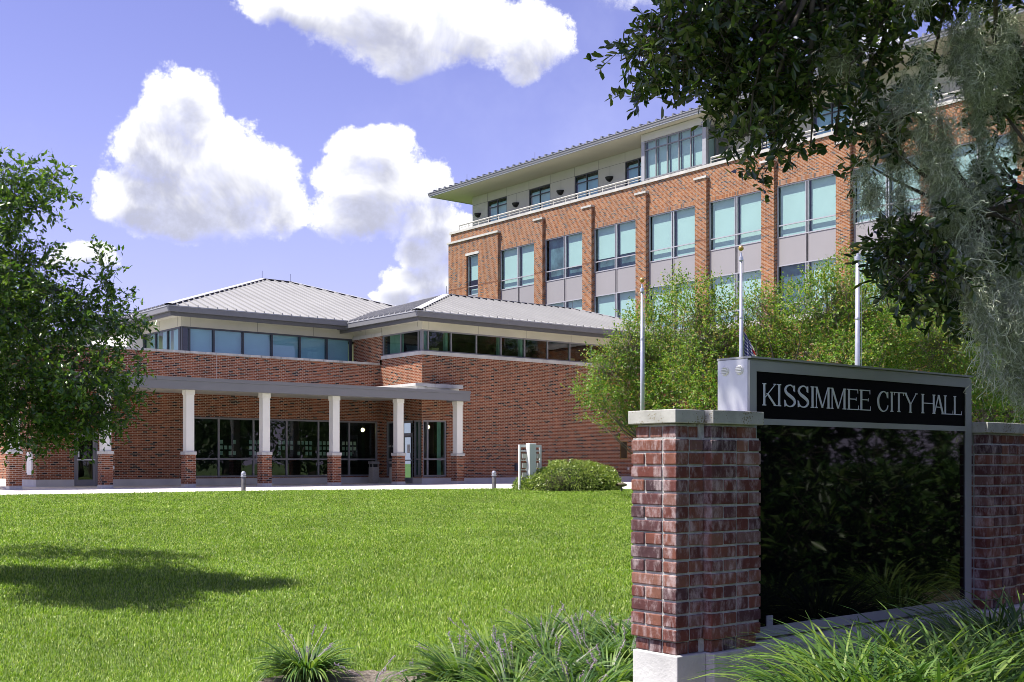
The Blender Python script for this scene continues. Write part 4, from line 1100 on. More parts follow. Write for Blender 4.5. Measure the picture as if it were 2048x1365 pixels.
def sprays(rg, cl, per, k, L, W, tw=.22, droop=.25, spread=.85, six=False, shell=.45):
    """cl: list of (centre, radii(3), weight). per twigs for weight 1, k leaves per twig"""
    Pt, Dt = [], []
    for c, r, w in cl:
        n = max(2, int(per * w)); d = unit(rg.normal(size=(n, 3))); rad = rg.uniform(0, 1, (n, 1)) ** shell
        r = np.array(r)
        Pt.append(np.array(c) + d * r * rad); Dt.append(unit(d * r / r.max() + rg.normal(size=(n, 3)) * .55 + np.array([0, 0, -droop])))
    Pt = np.concatenate(Pt); Dt = np.concatenate(Dt); n = len(Pt)
    t = (np.arange(k) + .5) / k
    tl = rg.uniform(.6, 1.2, (n, 1)) * tw
    P = Pt[:, None, :] + Dt[:, None, :] * (tl * t)[:, :, None] + np.array([0, 0, -1.0]) * (tl * t * t * droop)[:, :, None]
    D = unit(Dt[:, None, :] * .7 + rg.normal(size=(n, k, 3)) * spread)
    N = unit(rg.normal(size=(n, k, 3)) * .7 + np.array([0, 0, 1.0]))
    m = n * k
    V, F = leaf_mesh(P.reshape(m, 3), D.reshape(m, 3), N.reshape(m, 3), L * rg.uniform(.65, 1.25, m), W * rg.uniform(.75, 1.2, m), .2, six)
    return V, F, Pt, Dt, tl[:, 0]
def twig_mesh(Pt, Dt, tl, w=.003, back=.5):
    """thin three-sided twigs"""
    a = Pt - Dt * tl[:, None] * back; b = Pt + Dt * tl[:, None] * .9
    s = unit(np.cross(Dt, np.array([.3, .2, 1.0]))) * w; u = unit(np.cross(Dt, s)) * w
    v = np.stack([a + s, a - s * .5 + u * .8, a - s * .5 - u * .8, b + s * .3, b - s * .2 + u * .2, b - s * .2 - u * .2], 1); n = len(a)
    i = np.arange(n)[:, None]
    F = np.concatenate([i * 6 + np.array([[0, 1, 4, 3]]), i * 6 + np.array([[1, 2, 5, 4]]), i * 6 + np.array([[2, 0, 3, 5]])])
    return v.reshape(-1, 3), F
def limb(mb, rg, a, b, r0, r1, n=7, wob=.06, sag=0.0, sides=7):
    a, b = np.array(a, float), np.array(b, float); L = np.linalg.norm(b - a); pts = []
    o = rg.normal(size=(3,)) * wob * L
    for k in range(n + 1):
        t = k / n; p = a + (b - a) * t + o * math.sin(PI * t) + rg.normal(size=3) * wob * .15 * L * (0 < k < n); p[2] += sag * L * math.sin(PI * t); pts.append(p)
    mb.tube(pts, [r0 + (r1 - r0) * k / n for k in range(n + 1)], sides); return pts
def px_cl(lst, d, rg, jd=.5, thick=1.0):
    out = []
    for it in lst:
        x, y, rx_, ry_ = it[:4]; w = it[4] if len(it) > 4 else 1.0; dd = (it[5] if len(it) > 5 else d) + rg.uniform(-jd, jd)
        s = dd / FPX; rr_ = (rx_ * s + ry_ * s) / 2 * thick
        out.append((at(x, y, dd), (rx_ * s, rr_, ry_ * s), w * rx_ * ry_ / 2500.0))
    return out

# --- left tree
rg = np.random.default_rng(3)
LTc = [(30, 365, 55, 40), (100, 360, 38, 28), (120, 385, 30, 12, .7), (10, 420, 35, 45), (55, 410, 45, 30), (12, 480, 22, 40, .5), (70, 490, 40, 12, .6), (110, 500, 18, 6, .8), (25, 555, 70, 60), (100, 585, 65, 45), (60, 530, 50, 30),
       (205, 515, 11, 35, .8), (208, 560, 22, 35, .9), (228, 590, 28, 18, .8), (262, 600, 30, 5, .7), (60, 640, 100, 70), (170, 640, 75, 50), (245, 640, 45, 22), (275, 655, 24, 10, .8), (40, 740, 100, 70), (140, 740, 85, 65), (225, 745, 52, 45), (262, 790, 24, 20, .8), (262, 715, 28, 10, .7),
       (50, 820, 80, 55), (150, 815, 75, 45), (225, 815, 35, 32), (242, 855, 14, 20, .6), (30, 850, 50, 45), (110, 855, 55, 32), (165, 842, 38, 28), (190, 835, 22, 18, .7), (100, 885, 22, 14, .6), (50, 885, 10, 20, .5),
       (-90, 450, 80, 90), (-100, 600, 90, 110), (-90, 780, 90, 110), (-200, 520, 90, 110), (-210, 700, 100, 120), (-60, 340, 60, 60), (-320, 620, 90, 120), (-100, 880, 70, 50), (-130, 500, 100, 120, 1, 11.2), (-120, 720, 100, 110, 1, 11.4), (-60, 600, 80, 90, 1, 12.0), (-60, 500, 90, 110, 1, 15.2), (-110, 720, 110, 110, 1, 15.4), (30, 650, 80, 90, 1, 14.6)]
cl = px_cl(LTc, 13.0, rg, .5, 1.6)
V, F, Pt, Dt, tl = sprays(rg, cl, 88, 9, .074, .034, tw=.25, droop=.25, spread=.7, shell=.5)
q = ray(-6.3, 13.2); tz = float(ground_z(*q))
LT_ = thing('shade_tree', 'dark green fine leaved tree with drooping sprays hanging before the left end of the hall', 'tree', (q[0], q[1], tz))
cr = np_obj('crown', V, F, leafy('dark_small_leaves', [(.038, .09, .026), (.065, .14, .034), (.10, .19, .042), (.19, .28, .055), (.085, .155, .05)], .30, .25, .9), LT_)
V, F = twig_mesh(Pt, Dt, tl, .0025, .7); np_obj('twigs', V, F, M['bark'], cr)
b = MB(); top = np.array((q[0], q[1], 3.6))
limb(b, rg, (q[0], q[1], tz - .1), top, .17, .10, 8, .03, 0, 10)
for c, r, w in cl:
    if rg.uniform() < .5 and w > .5:
        s_ = top + np.array((0, 0, rg.uniform(-2.2, .8))); limb(b, rg, s_, np.array(c) + rg.normal(size=3) * .1, .022, .004, 7, .09, .10, 5)
b.build('trunk', M['bark'], LT_, smooth=True)

# --- crape myrtles before the office block
MY = [('the leftmost, reaching over the hall roof', 33.0, [(1262, 690, 38, 40), (1225, 740, 50, 40), (1300, 720, 60, 60), (1190, 790, 38, 28), (1250, 800, 60, 45), (1165, 778, 22, 8, .6), (1235, 850, 40, 16, .8), (1290, 840, 45, 30), (1330, 790, 50, 60), (1345, 610, 18, 40, .6), (1300, 640, 34, 26, .7), (1345, 680, 45, 45), (1262, 640, 22, 14, .5), (1205, 715, 30, 16, .6), (1185, 838, 22, 8, .6), (1352, 580, 9, 34, 1.5), (1318, 610, 8, 26, 1.5), (1285, 622, 8, 22, 1.5), (1372, 600, 7, 26, 1.5)]),
      ('second', 31.5, [(1400, 640, 40, 40, .7), (1440, 690, 60, 50), (1390, 740, 55, 60), (1385, 590, 18, 26, .5), (1460, 610, 24, 24, .5), (1430, 800, 60, 60), (1490, 740, 40, 60), (1410, 590, 9, 30, 1.5), (1440, 605, 8, 26, 1.5), (1475, 615, 8, 26, 1.5)]),
      ('third', 30.5, [(1545, 640, 45, 35, .65), (1520, 610, 20, 25, .5), (1560, 700, 60, 50), (1500, 690, 40, 40), (1600, 640, 40, 35, .6), (1560, 780, 70, 50), (1590, 590, 26, 16, .5), (1630, 690, 45, 50), (1510, 600, 8, 28, 1.5), (1560, 605, 8, 26, 1.5), (1610, 585, 9, 26, 1.5), (1640, 575, 8, 30, 1.5)]),
      ('fourth', 30.0, [(1680, 590, 30, 40, .6), (1655, 630, 40, 30, .7), (1700, 650, 60, 50), (1690, 720, 60, 50), (1750, 600, 40, 45, .8), (1770, 660, 50, 50), (1690, 545, 14, 20, .5), (1760, 740, 60, 50), (1685, 540, 8, 34, 1.5), (1730, 560, 8, 30, 1.5), (1780, 565, 9, 34, 1.5), (1655, 570, 8, 26, 1.5)]),
      ('fifth', 30.5, [(1840, 620, 50, 45), (1880, 690, 60, 60), (1820, 720, 55, 50), (1930, 740, 45, 60), (1900, 790, 40, 40), (1960, 660, 50, 60), (1990, 750, 45, 60), (2030, 700, 40, 70), (1975, 810, 30, 30, .8), (2060, 790, 50, 60), (1950, 600, 50, 40)])]
mym = leafy('yellow_green_small_leaves', [(.07, .15, .02), (.10, .21, .035), (.145, .27, .05), (.20, .32, .065), (.28, .34, .08), (.36, .25, .09)], .40, .45, .4)
mlab = ['yellow green crape myrtle spreading in front of the low hall wall', 'yellow green crape myrtle right of the first flagpole, behind the near brick pillar', 'yellow green crape myrtle behind the left half of the black sign panel',
        'yellow green crape myrtle behind the thick flagpole', 'yellow green crape myrtle behind the right end of the sign and the hanging moss']
for (nm, d, lst), lb in zip(MY, mlab):
    rg = np.random.default_rng(int(d * 10) + len(lst)); cl = px_cl(lst, d, rg, .9, 1.3)
    V, F, Pt, Dt, tl = sprays(rg, cl, 330, 9, .082, .044, tw=.42, droop=-.30, spread=.75, shell=.55)
    cx_ = np.mean([c[0] for c in cl], 0)
    if d > 32: cx_ = at(1345, 980, d)
    gz = float(ground_z(cx_[0], cx_[1]))
    t = thing('crape_myrtle', lb, 'tree', (cx_[0], cx_[1], gz), 'crape myrtles in front of the office block')
    cr = np_obj('crown', V, F, mym, t)
    V, F = twig_mesh(Pt, Dt, tl, .006, .9); np_obj('twigs', V[:len(V) // 3 // 6 * 6], F[:0] if False else F[(F < len(V) // 3 // 6 * 6).all(1)], M['pale_bark'], cr)
    b = MB(); base = np.array((cx_[0], cx_[1], gz))
    for c, r, w in cl:
        for rep in range(2):
            s_ = base + np.array((rg.uniform(-.3, .3), rg.uniform(-.3, .3), 0)); mid = s_ * .45 + np.array(c) * .55; mid[:2] = s_[:2] * .6 + np.array(c)[:2] * .4
            p = limb(b, rg, s_, mid, .04, .022, 5, .04, 0, 6); limb(b, rg, p[-1], np.array(c) + rg.normal(size=3) * np.array(r) * .5, .02, .004, 6, .06, 0, 5)
    b.build('trunk', M['pale_bark'], t, smooth=True)

# --- clipped shrub
rg = np.random.default_rng(8)
hx = at(1136, 985, 37.6); hz = float(ground_z(hx[0], hx[1]))
SH = thing('clipped_shrub', 'low domed clipped shrub with small bright leaves on the lawn edge by the white rack', 'shrub', (hx[0], hx[1], hz))
ax_r = np.array((SX, -CX, 0)); ax_d = np.array((CX, SX, 0))
def dome(n, rmin, rmax):
    d = unit(rg.normal(size=(n, 3))); d[:, 2] = np.abs(d[:, 2]); k = rg.uniform(rmin, rmax, (n, 1)); e = d * k
    e = np.sign(e) * np.abs(e) ** .85
    lump = 1 + .06 * np.sin(e[:, 0:1] * 9 + 1) * np.cos(e[:, 1:2] * 8)
    hgt = np.where(e[:, 0:1] < -.35, .80, 1.0)
    return np.array((hx[0], hx[1], hz)) + e[:, 0:1] * ax_r * 1.72 * lump + e[:, 1:2] * ax_d * 1.3 + e[:, 2:3] * np.array((0, 0, .95)) * hgt * lump, d
P, d = dome(15000, .86, 1.04)
D = unit((d[:, 0:1] * ax_r + d[:, 1:2] * ax_d + d[:, 2:3] * np.array((0, 0, 1.0))) * .7 + rg.normal(size=P.shape) * .7)
V, F = leaf_mesh(P, D, unit(rg.normal(size=P.shape) * .6 + d), .075 * rg.uniform(.6, 1.2, len(P)), .042 * rg.uniform(.8, 1.2, len(P)), .15)
np_obj('foliage', V, F, leafy('bright_shrub_leaves', [(.08, .14, .02), (.16, .24, .04), (.26, .34, .075), (.40, .44, .16)], .3, .35, .7), SH)
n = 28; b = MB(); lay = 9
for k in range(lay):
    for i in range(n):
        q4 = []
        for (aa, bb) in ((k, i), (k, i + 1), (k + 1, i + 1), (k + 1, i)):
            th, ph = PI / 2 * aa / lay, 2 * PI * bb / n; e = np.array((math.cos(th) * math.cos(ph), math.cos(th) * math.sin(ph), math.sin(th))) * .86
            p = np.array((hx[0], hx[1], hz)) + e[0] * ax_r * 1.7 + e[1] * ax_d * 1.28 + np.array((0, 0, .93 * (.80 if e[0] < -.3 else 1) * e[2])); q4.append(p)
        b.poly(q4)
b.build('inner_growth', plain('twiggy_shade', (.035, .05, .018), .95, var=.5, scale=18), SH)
a = MB()
for i in range(60):
    r0_ = rg.uniform(-.75, -.1); p0 = np.array((hx[0], hx[1], hz)) + ax_r * r0_ * 1.0 - ax_d * rg.uniform(1.05, 1.25); p1 = p0 + ax_r * rg.uniform(-.2, .2) - ax_d * .12 + np.array((0, 0, rg.uniform(.25, .6))); a.tube([p0, p1], .005, 3)
a.build('bare_stem', M['pale_bark'], SH)

# --- oak above the sign
rg = np.random.default_rng(21)
OK = [(1240, 122, 24, 14, .8), (1262, 186, 26, 8, .9), (1295, 160, 36, 22), (1300, 95, 40, 35), (1290, 55, 22, 14, .6), (1345, 55, 55, 50), (1350, 125, 50, 35), (1425, 40, 70, 48), (1405, 105, 50, 32), (1395, 70, 45, 30), (1450, 125, 38, 22, .8), (1500, 40, 70, 45), (1560, 30, 60, 40), (1540, 95, 55, 45), (1600, 90, 60, 55),
      (1395, 165, 20, 14, .7), (1440, 170, 36, 22), (1480, 165, 45, 40), (1550, 160, 60, 45), (1610, 160, 45, 40, .9), (1500, 215, 50, 35), (1560, 215, 45, 30, .9), (1432, 238, 8, 18, .5), (1500, 262, 30, 24), (1545, 260, 34, 34, .9), (1553, 305, 20, 24, .8), (1500, 318, 24, 14, .8), (1530, 345, 22, 16, .7), (1470, 110, 40, 40),
      (1660, 50, 50, 50), (1640, 20, 70, 40), (1640, 190, 40, 20, .5), (1620, 300, 28, 10, .6), (1670, 290, 20, 16, .6), (1690, 220, 26, 24, .4), (1730, 190, 32, 55, .55), (1765, 110, 45, 45, .6), (1750, 260, 28, 50, .6), (1735, 330, 18, 24, .7), (1785, 260, 24, 44, .45), (1700, 130, 30, 40, .4), (1720, 60, 60, 60, .7),
      (1852, 175, 14, 38, .9), (1990, 120, 32, 60), (2020, 180, 38, 50), (1985, 215, 24, 30, .9), (1985, 300, 16, 40, .7), (1975, 400, 22, 50, .7), (1960, 350, 14, 40, .5), (2035, 450, 24, 60, .8), (1945, 470, 18, 40, .6), (2000, 520, 26, 40, .6),
      (1790, 470, 40, 34), (1840, 460, 50, 36), (1895, 470, 36, 40), (1785, 520, 34, 30), (1830, 530, 50, 40), (1870, 560, 48, 44), (1800, 565, 30, 18, .8), (1860, 610, 30, 24), (1895, 620, 28, 24), (1920, 540, 30, 40), (1945, 600, 20, 30, .7), (1770, 445, 16, 12, .6), (1880, 420, 20, 10, .6), (1955, 650, 16, 14, .6),
      (1800, -40, 150, 50), (1950, -40, 140, 50), (1650, -60, 150, 50), (1500, -70, 120, 50), (1380, -60, 80, 40)]
cl = px_cl(OK, 6.4, rg, .35, 1.5)
q = ray(5.2, 5.4); oz = float(ground_z(*q))
OAK = thing('oak_tree', 'old oak with dark leathery leaves hanging into the top right over the sign', 'tree', (q[0], q[1], oz))
V, F, Pt, Dt, tl = sprays(rg, cl, 42, 8, .068, .029, tw=.13, droop=.25, spread=.9, six=True)
# the crown above and to the right of the view, which shades the sign and the bed
cl2 = []
for k in range(30):
    r_, d_ = rg.uniform(-.6, 7.5), rg.uniform(1.5, 9.0); zz = EZ + max(.47 * d_ + .9, rg.uniform(3.2, 6.0)) if r_ / d_ < .6 else rg.uniform(2.2, 6.5)
    x, y = ray(r_, d_); cl2.append(((x, y, zz), (1.0, 1.0, .5), 1.0))
for (x, y) in ((1.8, 3.4), (3.5, 3.2), (4.6, 4.3), (3.2, 4.5)):  # extra unseen oak clusters, added to dapple the bed with shade
    cl2.append(((x, y, 4.2 + rg.uniform(-.2, .5)), (.6, .6, .3), .42))
V2, F2, Pt2, Dt2, tl2 = sprays(rg, cl2, 60, 8, .10, .05, tw=.25, droop=.1, spread=.9, six=True)
oakm = leafy('leathery_oak_leaves', [(.018, .040, .016), (.030, .064, .021), (.05, .092, .026), (.10, .14, .034), (.04, .06, .036)], .24, .26, .7)
cr = np_obj('crown', np.concatenate([V, V2]), np.concatenate([F, F2 + len(V)]), oakm, OAK)
V, F = twig_mesh(np.concatenate([Pt, Pt2]), np.concatenate([Dt, Dt2]), np.concatenate([tl, tl2]), .0028, .8); np_obj('twigs', V, F, M['bark'], cr)
b = MB()
base = np.array((q[0], q[1], oz)); fork = np.array((q[0] - .2, q[1] + .1, 2.3))
limb(b, rg, base - np.array((0, 0, .1)), fork, .42, .32, 6, .02, 0, 12)
mains = []
for tgt, r0_ in ((at(1760, -90, 6.3), .12), (at(2040, -260, 6.0), .16), (at(1960, 430, 6.2), .07), (at(1480, -40, 6.4), .10), (np.array((*ray(1.5, 3.5), 5.0)), .16), (np.array((*ray(4.5, 8.5), 5.6)), .14), (np.array((*ray(6.5, 3.0), 5.5)), .14)):
    mains.append(limb(b, rg, fork, tgt, r0_, r0_ * .35, 9, .05, .10, 8))
allp = np.concatenate([np.array(m_) for m_ in mains])
for c, r, w in cl + cl2:
    dd = np.linalg.norm(allp - np.array(c), axis=1); s_ = allp[np.argmin(dd + rg.uniform(0, .25, len(dd)))]
    limb(b, rg, s_, np.array(c), .018, .004, 6, .08, .03, 5)
b.build('trunk', M['bark'], OAK, smooth=True)

# --- Spanish moss
def moss_mat():
    m, g, b = new_mat('grey_green_moss'); rnd = g.new('ShaderNodeNewGeometry').outputs['Random Per Island']
    g.put(b.inputs['Base Color'], g.ramp(rnd, [(0, (.17, .20, .13)), (.5, (.38, .42, .30)), (1, (.66, .69, .57))])); b.inputs['Roughness'].default_value = .9; g.put(b.inputs['Specular IOR Level'], .1)
    return m
MOSS = moss_mat()
def moss(label, guide, width, n, d, length, seed):
    """ropes of curly strands: each rope hangs straight down from a point of the branch line"""
    rg = np.random.default_rng(seed); G = np.array([at(x, y, d + dz) for x, y, dz in guide]); wv = width * d / FPX
    m = max(3, int(n / 230)); n = int(n * 1.35)
    seg = rg.integers(0, len(G) - 1, m); f = rg.uniform(0, 1, (m, 1)); R0 = G[seg] * (1 - f) + G[seg + 1] * f
    R0 = R0 + ax_r * np.clip(rg.normal(size=(m, 1)), -1.6, 1.6) * wv * .5 + ax_d * rg.normal(size=(m, 1)) * wv * .5
    rl = length * rg.uniform(.35, 1.15, m)
    k = rg.integers(0, m, n); t = rg.uniform(0, 1, n) ** .8
    thick = (.034 * (1 - .75 * t) + .006)[:, None] * rg.uniform(.4, 1, (n, 1))
    sway = np.sin(t * 5 + k)[:, None] * .02
    P0 = R0[k] + np.array([0, 0, -1.0]) * (t * rl[k])[:, None] + unit(rg.normal(size=(n, 3))) * thick + ax_r * sway
    K = 15; Ls = .15 * rg.uniform(.4, 1.3, (n, 1)); step = Ls / K
    dirs = np.zeros((n, 3)); dirs[:, 2] = -1; dirs += rg.normal(size=(n, 3)) * .65
    curl = rg.normal(size=(n, 3)); pts = [P0]
    for k_ in range(K):
        curl = curl * .6 + rg.normal(size=(n, 3)) * .75
        dirs = unit(dirs * .5 + np.array([0, 0, -.34]) + curl * .55); pts.append(pts[-1] + dirs * step * 1.35)
    Pp = np.stack(pts, 1)
    T = unit(np.gradient(Pp, axis=1)); S = unit(np.cross(T, unit(rg.normal(size=(n, 1, 3)) + 1e-3)))
    w = (.0016 * rg.uniform(.6, 1.5, (n, 1, 1))) * (1 - .5 * np.linspace(0, 1, K + 1))[None, :, None]
    V = np.stack([Pp - S * w, Pp + S * w], 2).reshape(-1, 3)
    i = np.arange(n)[:, None] * (K + 1) * 2 + np.arange(K)[None, :] * 2; i = i.reshape(-1, 1)
    F = i + np.array([[0, 1, 3, 2]])
    z = tag(np_obj('spanish_moss', V, F, MOSS), label, 'moss', 'moss hanging from the oak')
moss('long pale grey moss curtain trailing down to the right end of the sign', [(1850, 20, 0), (1872, 180, 0), (1890, 300, .1), (1922, 400, .1), (1968, 520, 0), (2022, 660, 0)], 40, 4200, 6.0, .38, 1)
moss('grey moss column hanging right of the long curtain against the dark leaves', [(1930, 0, 0), (1965, 250, 0), (2000, 420, .1), (2025, 560, 0), (2050, 700, 0)], 44, 3600, 6.2, .40, 2)
moss('pale moss tail hanging lowest at the right edge above the far brick pillar', [(2010, 520, .1), (2035, 600, .1), (2060, 690, .1)], 26, 1700, 6.3, .36, 12)
moss('grey moss at the right edge of the picture beside the leathery leaves', [(2000, -20, .2), (2040, 250, .3), (2060, 520, .2)], 48, 2600, 6.5, .45, 3)
moss('wispy grey moss tuft among the leaves under the office roof', [(1700, 40, 0), (1725, 130, 0), (1765, 190, 0), (1800, 150, 0)], 36, 620, 6.2, .34, 4)
moss('narrow moss strand dangling lowest in front of the office window', [(1738, 290, 0), (1745, 340, 0), (1752, 380, 0)], 10, 330, 6.2, .22, 5)
moss('dark moss tuft dangling beside the narrow strand in front of the office window', [(1785, 190, 0), (1790, 270, 0), (1795, 330, 0)], 20, 620, 6.2, .24, 6)
moss('pale moss bunch high under the crown with sky behind', [(1640, 0, 0), (1665, 40, 0), (1690, 80, 0)], 30, 650, 6.2, .28, 7)
moss('dark narrow moss rope left of the long curtain', [(1868, 200, .2), (1876, 300, .2), (1890, 380, .2)], 17, 900, 6.3, .32, 8)
moss('broad grey moss mass at the very top right of the picture', [(1800, -60, 0), (1850, 30, 0), (1920, 10, 0), (2000, 0, .1), (2040, 60, .1)], 60, 1700, 6.1, .42, 9)

# --- lilyturf clumps
lilm = leafy('strap_leaves', [(.028, .075, .018), (.055, .125, .028), (.09, .18, .038), (.14, .24, .05), (.24, .32, .08)], .32, .45, .35)
purp = plain('lilac_flowers', (.46, .37, .46), .8, var=.25, scale=60)
def clump(x, y, label, group, n=150, L=.46, seed=0, spikes=10, lean=(0, 0)):
    rg = np.random.default_rng(seed); z = float(ground_z(x, y)) + .01
    t = thing('lilyturf_clump', label, 'plant', (x, y, z), group)
    a = rg.uniform(0, 2 * PI, n); out = rg.uniform(.15, 1.0, n) ** .8; r0 = rg.uniform(0, .09, n)
    h = np.stack([np.cos(a), np.sin(a), np.zeros(n)], 1); h += np.array((*lean, 0)); K = 7
    l = L * rg.uniform(.6, 1.15, n); th = np.radians(10 + 36 * out)[:, None]; bend = np.radians(45 + 85 * out * rg.uniform(.5, 1.2, n))[:, None]
    p = np.stack([x + r0 * np.cos(a), y + r0 * np.sin(a), np.full(n, z)], 1); pts = [p]
    for k in range(K):
        ang = th + bend * ((k + .5) / K) ** 1.5; p = p + (h * np.sin(ang) + np.array((0, 0, 1.0)) * np.cos(ang)) * (l / K)[:, None]; pts.append(p)
    Pp = np.stack(pts, 1); S = np.stack([-np.sin(a), np.cos(a), np.zeros(n)], 1) + rg.normal(size=(n, 3)) * .25; S = unit(S)[:, None, :]
    w = .0072 * rg.uniform(.7, 1.25, (n, 1, 1)) * np.array([.8, 1, 1, 1, .95, .8, .5, .08])[None, :, None]
    V = np.stack([Pp - S * w, Pp + S * w], 2).reshape(-1, 3); i = (np.arange(n)[:, None] * (K + 1) * 2 + np.arange(K)[None, :] * 2).reshape(-1, 1)
    np_obj('leaves', V, i + np.array([[0, 1, 3, 2]]), lilm, t)
    if spikes:
        b = MB()
        for k in range(spikes):
            aa = rg.uniform(0, 2 * PI); o = rg.uniform(.05, .34); hh = L * rg.uniform(.62, .95)
            p0 = np.array((x, y, z)); p1 = p0 + np.array((math.cos(aa) * o + lean[0] * .2, math.sin(aa) * o + lean[1] * .2, hh)); m_ = (p0 + p1) / 2 + np.array((-math.cos(aa), -math.sin(aa), .3)) * o * .2
            b.tube([p0, m_, p1], .0016, 3, False)
            dr = unit(p1 - m_)
            for f_ in range(16):
                c_ = p1 - dr * (.005 * f_) + rg.normal(size=3) * .005; s_ = .0042
                b.poly([c_ + np.array((s_, 0, 0)), c_ + np.array((0, s_, s_)), c_ - np.array((s_, 0, 0)), c_ - np.array((0, s_, s_))]); b.poly([c_ + np.array((0, 0, s_)), c_ + np.array((s_, s_, 0)), c_ - np.array((0, 0, s_)), c_ - np.array((s_, s_, 0))])
        b.build('flower_spike', purp, t)
def spot(px, d):
    r = (px - 1024) / FPX * d; return ray(r, d)
q = spot(612, 8.05); clump(*q, 'lone lilyturf clump with lilac spikes at the lawn edge, left of the bare mulch', 'lilyturf clumps left of the near pillar', 430, .42, 1, 8)
bedl = 'lilyturf clump with lilac spikes in the thick bed left of the near brick pillar'
for k, (px, d) in enumerate(((925, 7.6), (985, 8.3), (1030, 7.4), (1085, 8.4), (1110, 7.5), (1160, 9.2), (1175, 8.1), (1235, 9.0), (1215, 7.4), (1255, 8.2), (1095, 9.3), (1290, 8.8), (1020, 6.9), (1150, 6.8))):
    q = spot(px, d); clump(*q, bedl, 'lilyturf clumps left of the near pillar', 500, .47, 20 + k, 5, (-.15, 0))
for k, (px, d, lb) in enumerate(((830, 7.7, 'tiny lilyturf sprout in the bare mulch nearest the lone clump'), (905, 8.6, 'tiny lilyturf sprout in the mulch by the thick bed'), (745, 7.6, 'tiny flowering lilyturf sprout at the very bottom beside the lone clump'))):
    q = spot(px, d); clump(*q, lb, 'lilyturf sprouts in the mulch', 22, .24, 50 + k, 4)
bedr = 'large lilyturf clump with long green blades in front of the sign base'
for k, (px, d) in enumerate(((1670, 5.2), (1730, 5.7), (1790, 5.25), (1850, 5.9), (1905, 5.4), (1960, 6.2), (2010, 5.6), (1750, 4.9), (1880, 4.9), (2000, 4.9), (2060, 6.3), (1990, 6.9), (2055, 7.0), (2075, 5.8))):
    q = spot(px, d); clump(*q, bedr, 'lilyturf clumps in front of the sign', 420, .74, 80 + k, 0)

# --- lawn blades
def lawn_blades():
    rg = np.random.default_rng(5)
    N = 720000
    d0, d1 = 7.6, 41.0; e = .55
    dd = (rg.uniform(0, 1, N) * (d1 ** e - d0 ** e) + d0 ** e) ** (1 / e)
    uu = rg.uniform(-.56, .24, N); r = uu * dd
    x, y = ray(r, dd)
    ok = (y < plaza_edge(x) + .06 * np.sin(x * 3)) & ~bed_edge(x, y) & (((x - hx[0]) * SX - (y - hx[1]) * CX) ** 2 / 1.7 ** 2 + ((x - hx[0]) * CX + (y - hx[1]) * SX) ** 2 / 1.3 ** 2 > .9)
    x, y, dd = x[ok], y[ok], dd[ok]; n = len(x)
    z = ground_z(x, y) + .008
    patch = .5 + .5 * np.sin(x * .9 + 1.3 * np.sin(y * .6)) * np.sin(y * 1.1 + x * .3)
    s = (dd / 9) ** .45
    h = (.040 + .014 * patch) * rg.uniform(.55, 1.25, n) * (1 + (s - 1) * .25); w = .0030 * s * s * rg.uniform(.7, 1.3, n)
    a = rg.uniform(0, 2 * PI, n); t = rg.uniform(.1, 1.0, n)
    S = np.stack([np.cos(a), np.sin(a), np.zeros(n)], 1); B = np.stack([-np.sin(a), np.cos(a), np.zeros(n)], 1)
    P = np.stack([x, y, z], 1); H = h[:, None]; W = w[:, None]
    stripe = np.tanh(4 * np.sin(2 * PI * (x * .80 + y * .60) / 1.15))[:, None]
    B = B + np.array((.60, -.80, 0)) * .55 * stripe
    mid = P + B * H * t[:, None] * .3 + np.array((0, 0, 1.0)) * H * .62; tip = P + B * H * t[:, None] * 1.0 + np.array((0, 0, 1.0)) * H * (1 - .35 * t[:, None])
    V = np.stack([P - S * W, P + S * W, mid + S * W * .75, mid - S * W * .75, tip], 1).reshape(-1, 3)
    i = np.arange(n)[:, None] * 5
    F = np.concatenate([i + np.array([[0, 1, 2]]), i + np.array([[0, 2, 3]]), i + np.array([[3, 2, 4]])])
    m = leafy('grass_blades', [(.060, .122, .012), (.125, .222, .018), (.185, .31, .03), (.265, .39, .06), (.44, .48, .18)], .35, .45, .35, nscale=.55)
    tag(np_obj('grass', V, F, m), 'short mown green turf blades', 'grass', kind='stuff')
lawn_blades()

# --- trees across the street that the window glass and the dark panel mirror
rg = np.random.default_rng(77)
farm = leafy('street_tree_leaves', [(.02, .045, .012), (.035, .07, .018), (.06, .10, .025)], .25, .5, .4)
for k, (x, y, R, H) in enumerate(((44, -4, 4.2, 8), (54, 6, 4.5, 9), (58, -14, 5, 10), (34, -12, 4.5, 9), (25, -11, 4.5, 9), (17, -7, 4.0, 8), (11, -6, 3.6, 7.5), (7.5, -5, 3.2, 7), (14, -4.5, 3.2, 6.5))):
    z = float(ground_z(x, y)) - .03
    t = thing('street_tree', 'broad leafy street tree mirrored in the dark glass', 'tree', (x, y, z), 'street trees behind the viewpoint')
    cl = [((x + rg.normal() * R * .45, y + rg.normal() * R * .45, z + H * rg.uniform(.3, .9)), (R * .5, R * .5, R * .4), 1.0) for _ in range(12)]
    V, F, Pt, Dt, tl = sprays(rg, cl, 60, 5, .42, .24, tw=.7, droop=.2, spread=.9)
    np_obj('crown', V, F, farm, t)
    b = MB(); limb(b, rg, (x, y, z), (x, y, z + H * .6), .3, .15, 6, .03, 0, 9)
    for c, r, w in cl: limb(b, rg, (x, y, z + H * .35), c, .1, .02, 5, .05, 0, 5)
    b.build('trunk', M['bark'], t, smooth=True)

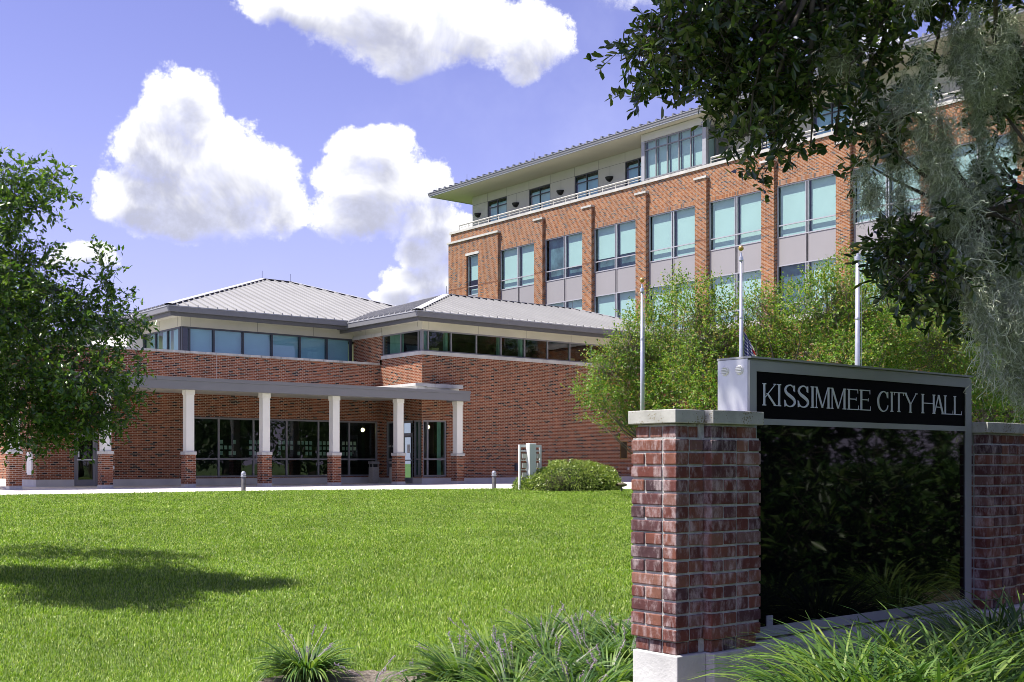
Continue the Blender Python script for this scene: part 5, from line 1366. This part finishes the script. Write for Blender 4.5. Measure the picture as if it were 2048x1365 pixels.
shm = leafy('dark_broad_shrub_leaves', [(.03, .08, .02), (.06, .13, .03), (.12, .19, .04)], .25, .4, .5)
for k, (x, y, R) in enumerate(((6.4, .3, .75), (7.9, .5, .8), (9.4, .9, .8), (10.9, 1.0, .85), (12.6, 1.4, .9), (14.5, 1.6, 1.0), (16.8, 1.6, 1.1), (8.6, -1.6, 1.0), (12.0, -1.8, 1.6), (16, -2.6, 1.9), (21, -4, 2.2), (27, -5, 2.3), (34, -5, 2.6))):
    z = float(ground_z(x, y)); t = thing('broadleaf_shrub', 'dark broadleaf shrub mirrored low in the black display glass', 'shrub', (x, y, z), 'shrubs behind the viewpoint')
    V, F, Pt, Dt, tl = sprays(rg, [((x, y, z + R * .7), (R, R * .8, R * .75), 1.0)], 420, 6, .16, .06, tw=.3, droop=.1, spread=.9)
    np_obj('foliage', V, F, shm, t); V, F = twig_mesh(Pt, Dt, tl, .006, .8); np_obj('stems', V, F, M['bark'], t)

for k, (x, y) in enumerate(((6.3, 2.2), (7.0, 1.7), (7.5, 2.5), (8.2, 2.0), (8.9, 2.7), (9.5, 2.2), (10.3, 2.8), (11.0, 2.3), (11.9, 3.0), (12.9, 2.6), (6.8, 2.9), (8.4, 3.1))):
    clump(x, y, 'lilyturf clump across the bed, mirrored at the bottom of the black display glass', 'lilyturf clumps mirrored in the display', 130, .6, 140 + k, 0)
for k, (x, y) in enumerate(((47, 8), (41, 3), (50, 12))):
    t = thing('street_tree', 'broad leafy street tree mirrored in the dark glass', 'tree', (x, y, -.66), 'street trees behind the viewpoint')
    cl = [((x + rg.normal() * 2, y + rg.normal() * 2, -.66 + 8 * rg.uniform(.25, .9)), (2.2, 2.2, 1.8), 1.0) for _ in range(12)]
    V, F, Pt, Dt, tl = sprays(rg, cl, 60, 5, .42, .24, tw=.7, droop=.2, spread=.9)
    np_obj('crown', V, F, farm, t)
    b = MB(); limb(b, rg, (x, y, -.66), (x, y, 4.2), .3, .15, 6, .03, 0, 9)
    for c, r, w in cl: limb(b, rg, (x, y, 2.2), c, .1, .02, 5, .05, 0, 5)
    b.build('trunk', M['bark'], t, smooth=True)

z = float(ground_z(43.6, 24)); t = thing('broadleaf_tree', 'bushy green tree close against the foot of the office block behind the hanging moss', 'tree', (43.6, 24, z))
cl = [((43.6 + rg.normal() * 1.1, 24 + rg.normal() * 2.6, z + rg.uniform(2.0, 9.0)), (1.5, 1.7, 1.2), 1.0) for _ in range(26)]
V, F, Pt, Dt, tl = sprays(rg, cl, 330, 7, .15, .08, tw=.5, droop=.1, spread=.85)
cr = np_obj('crown', V, F, leafy('mid_green_leaves', [(.03, .07, .015), (.06, .12, .025), (.10, .17, .035)], .3, .4, .5), t)
V, F = twig_mesh(Pt, Dt, tl, .008, .8); np_obj('twigs', V, F, M['bark'], cr)
b = MB(); limb(b, rg, (43.6, 24, z), (43.6, 24, z + 5.5), .2, .09, 6, .03, 0, 9)
for c, r, w in cl: limb(b, rg, (43.6, 24, z + 2.2), c, .07, .015, 6, .06, .05, 5)
b.build('trunk', M['bark'], t, smooth=True)
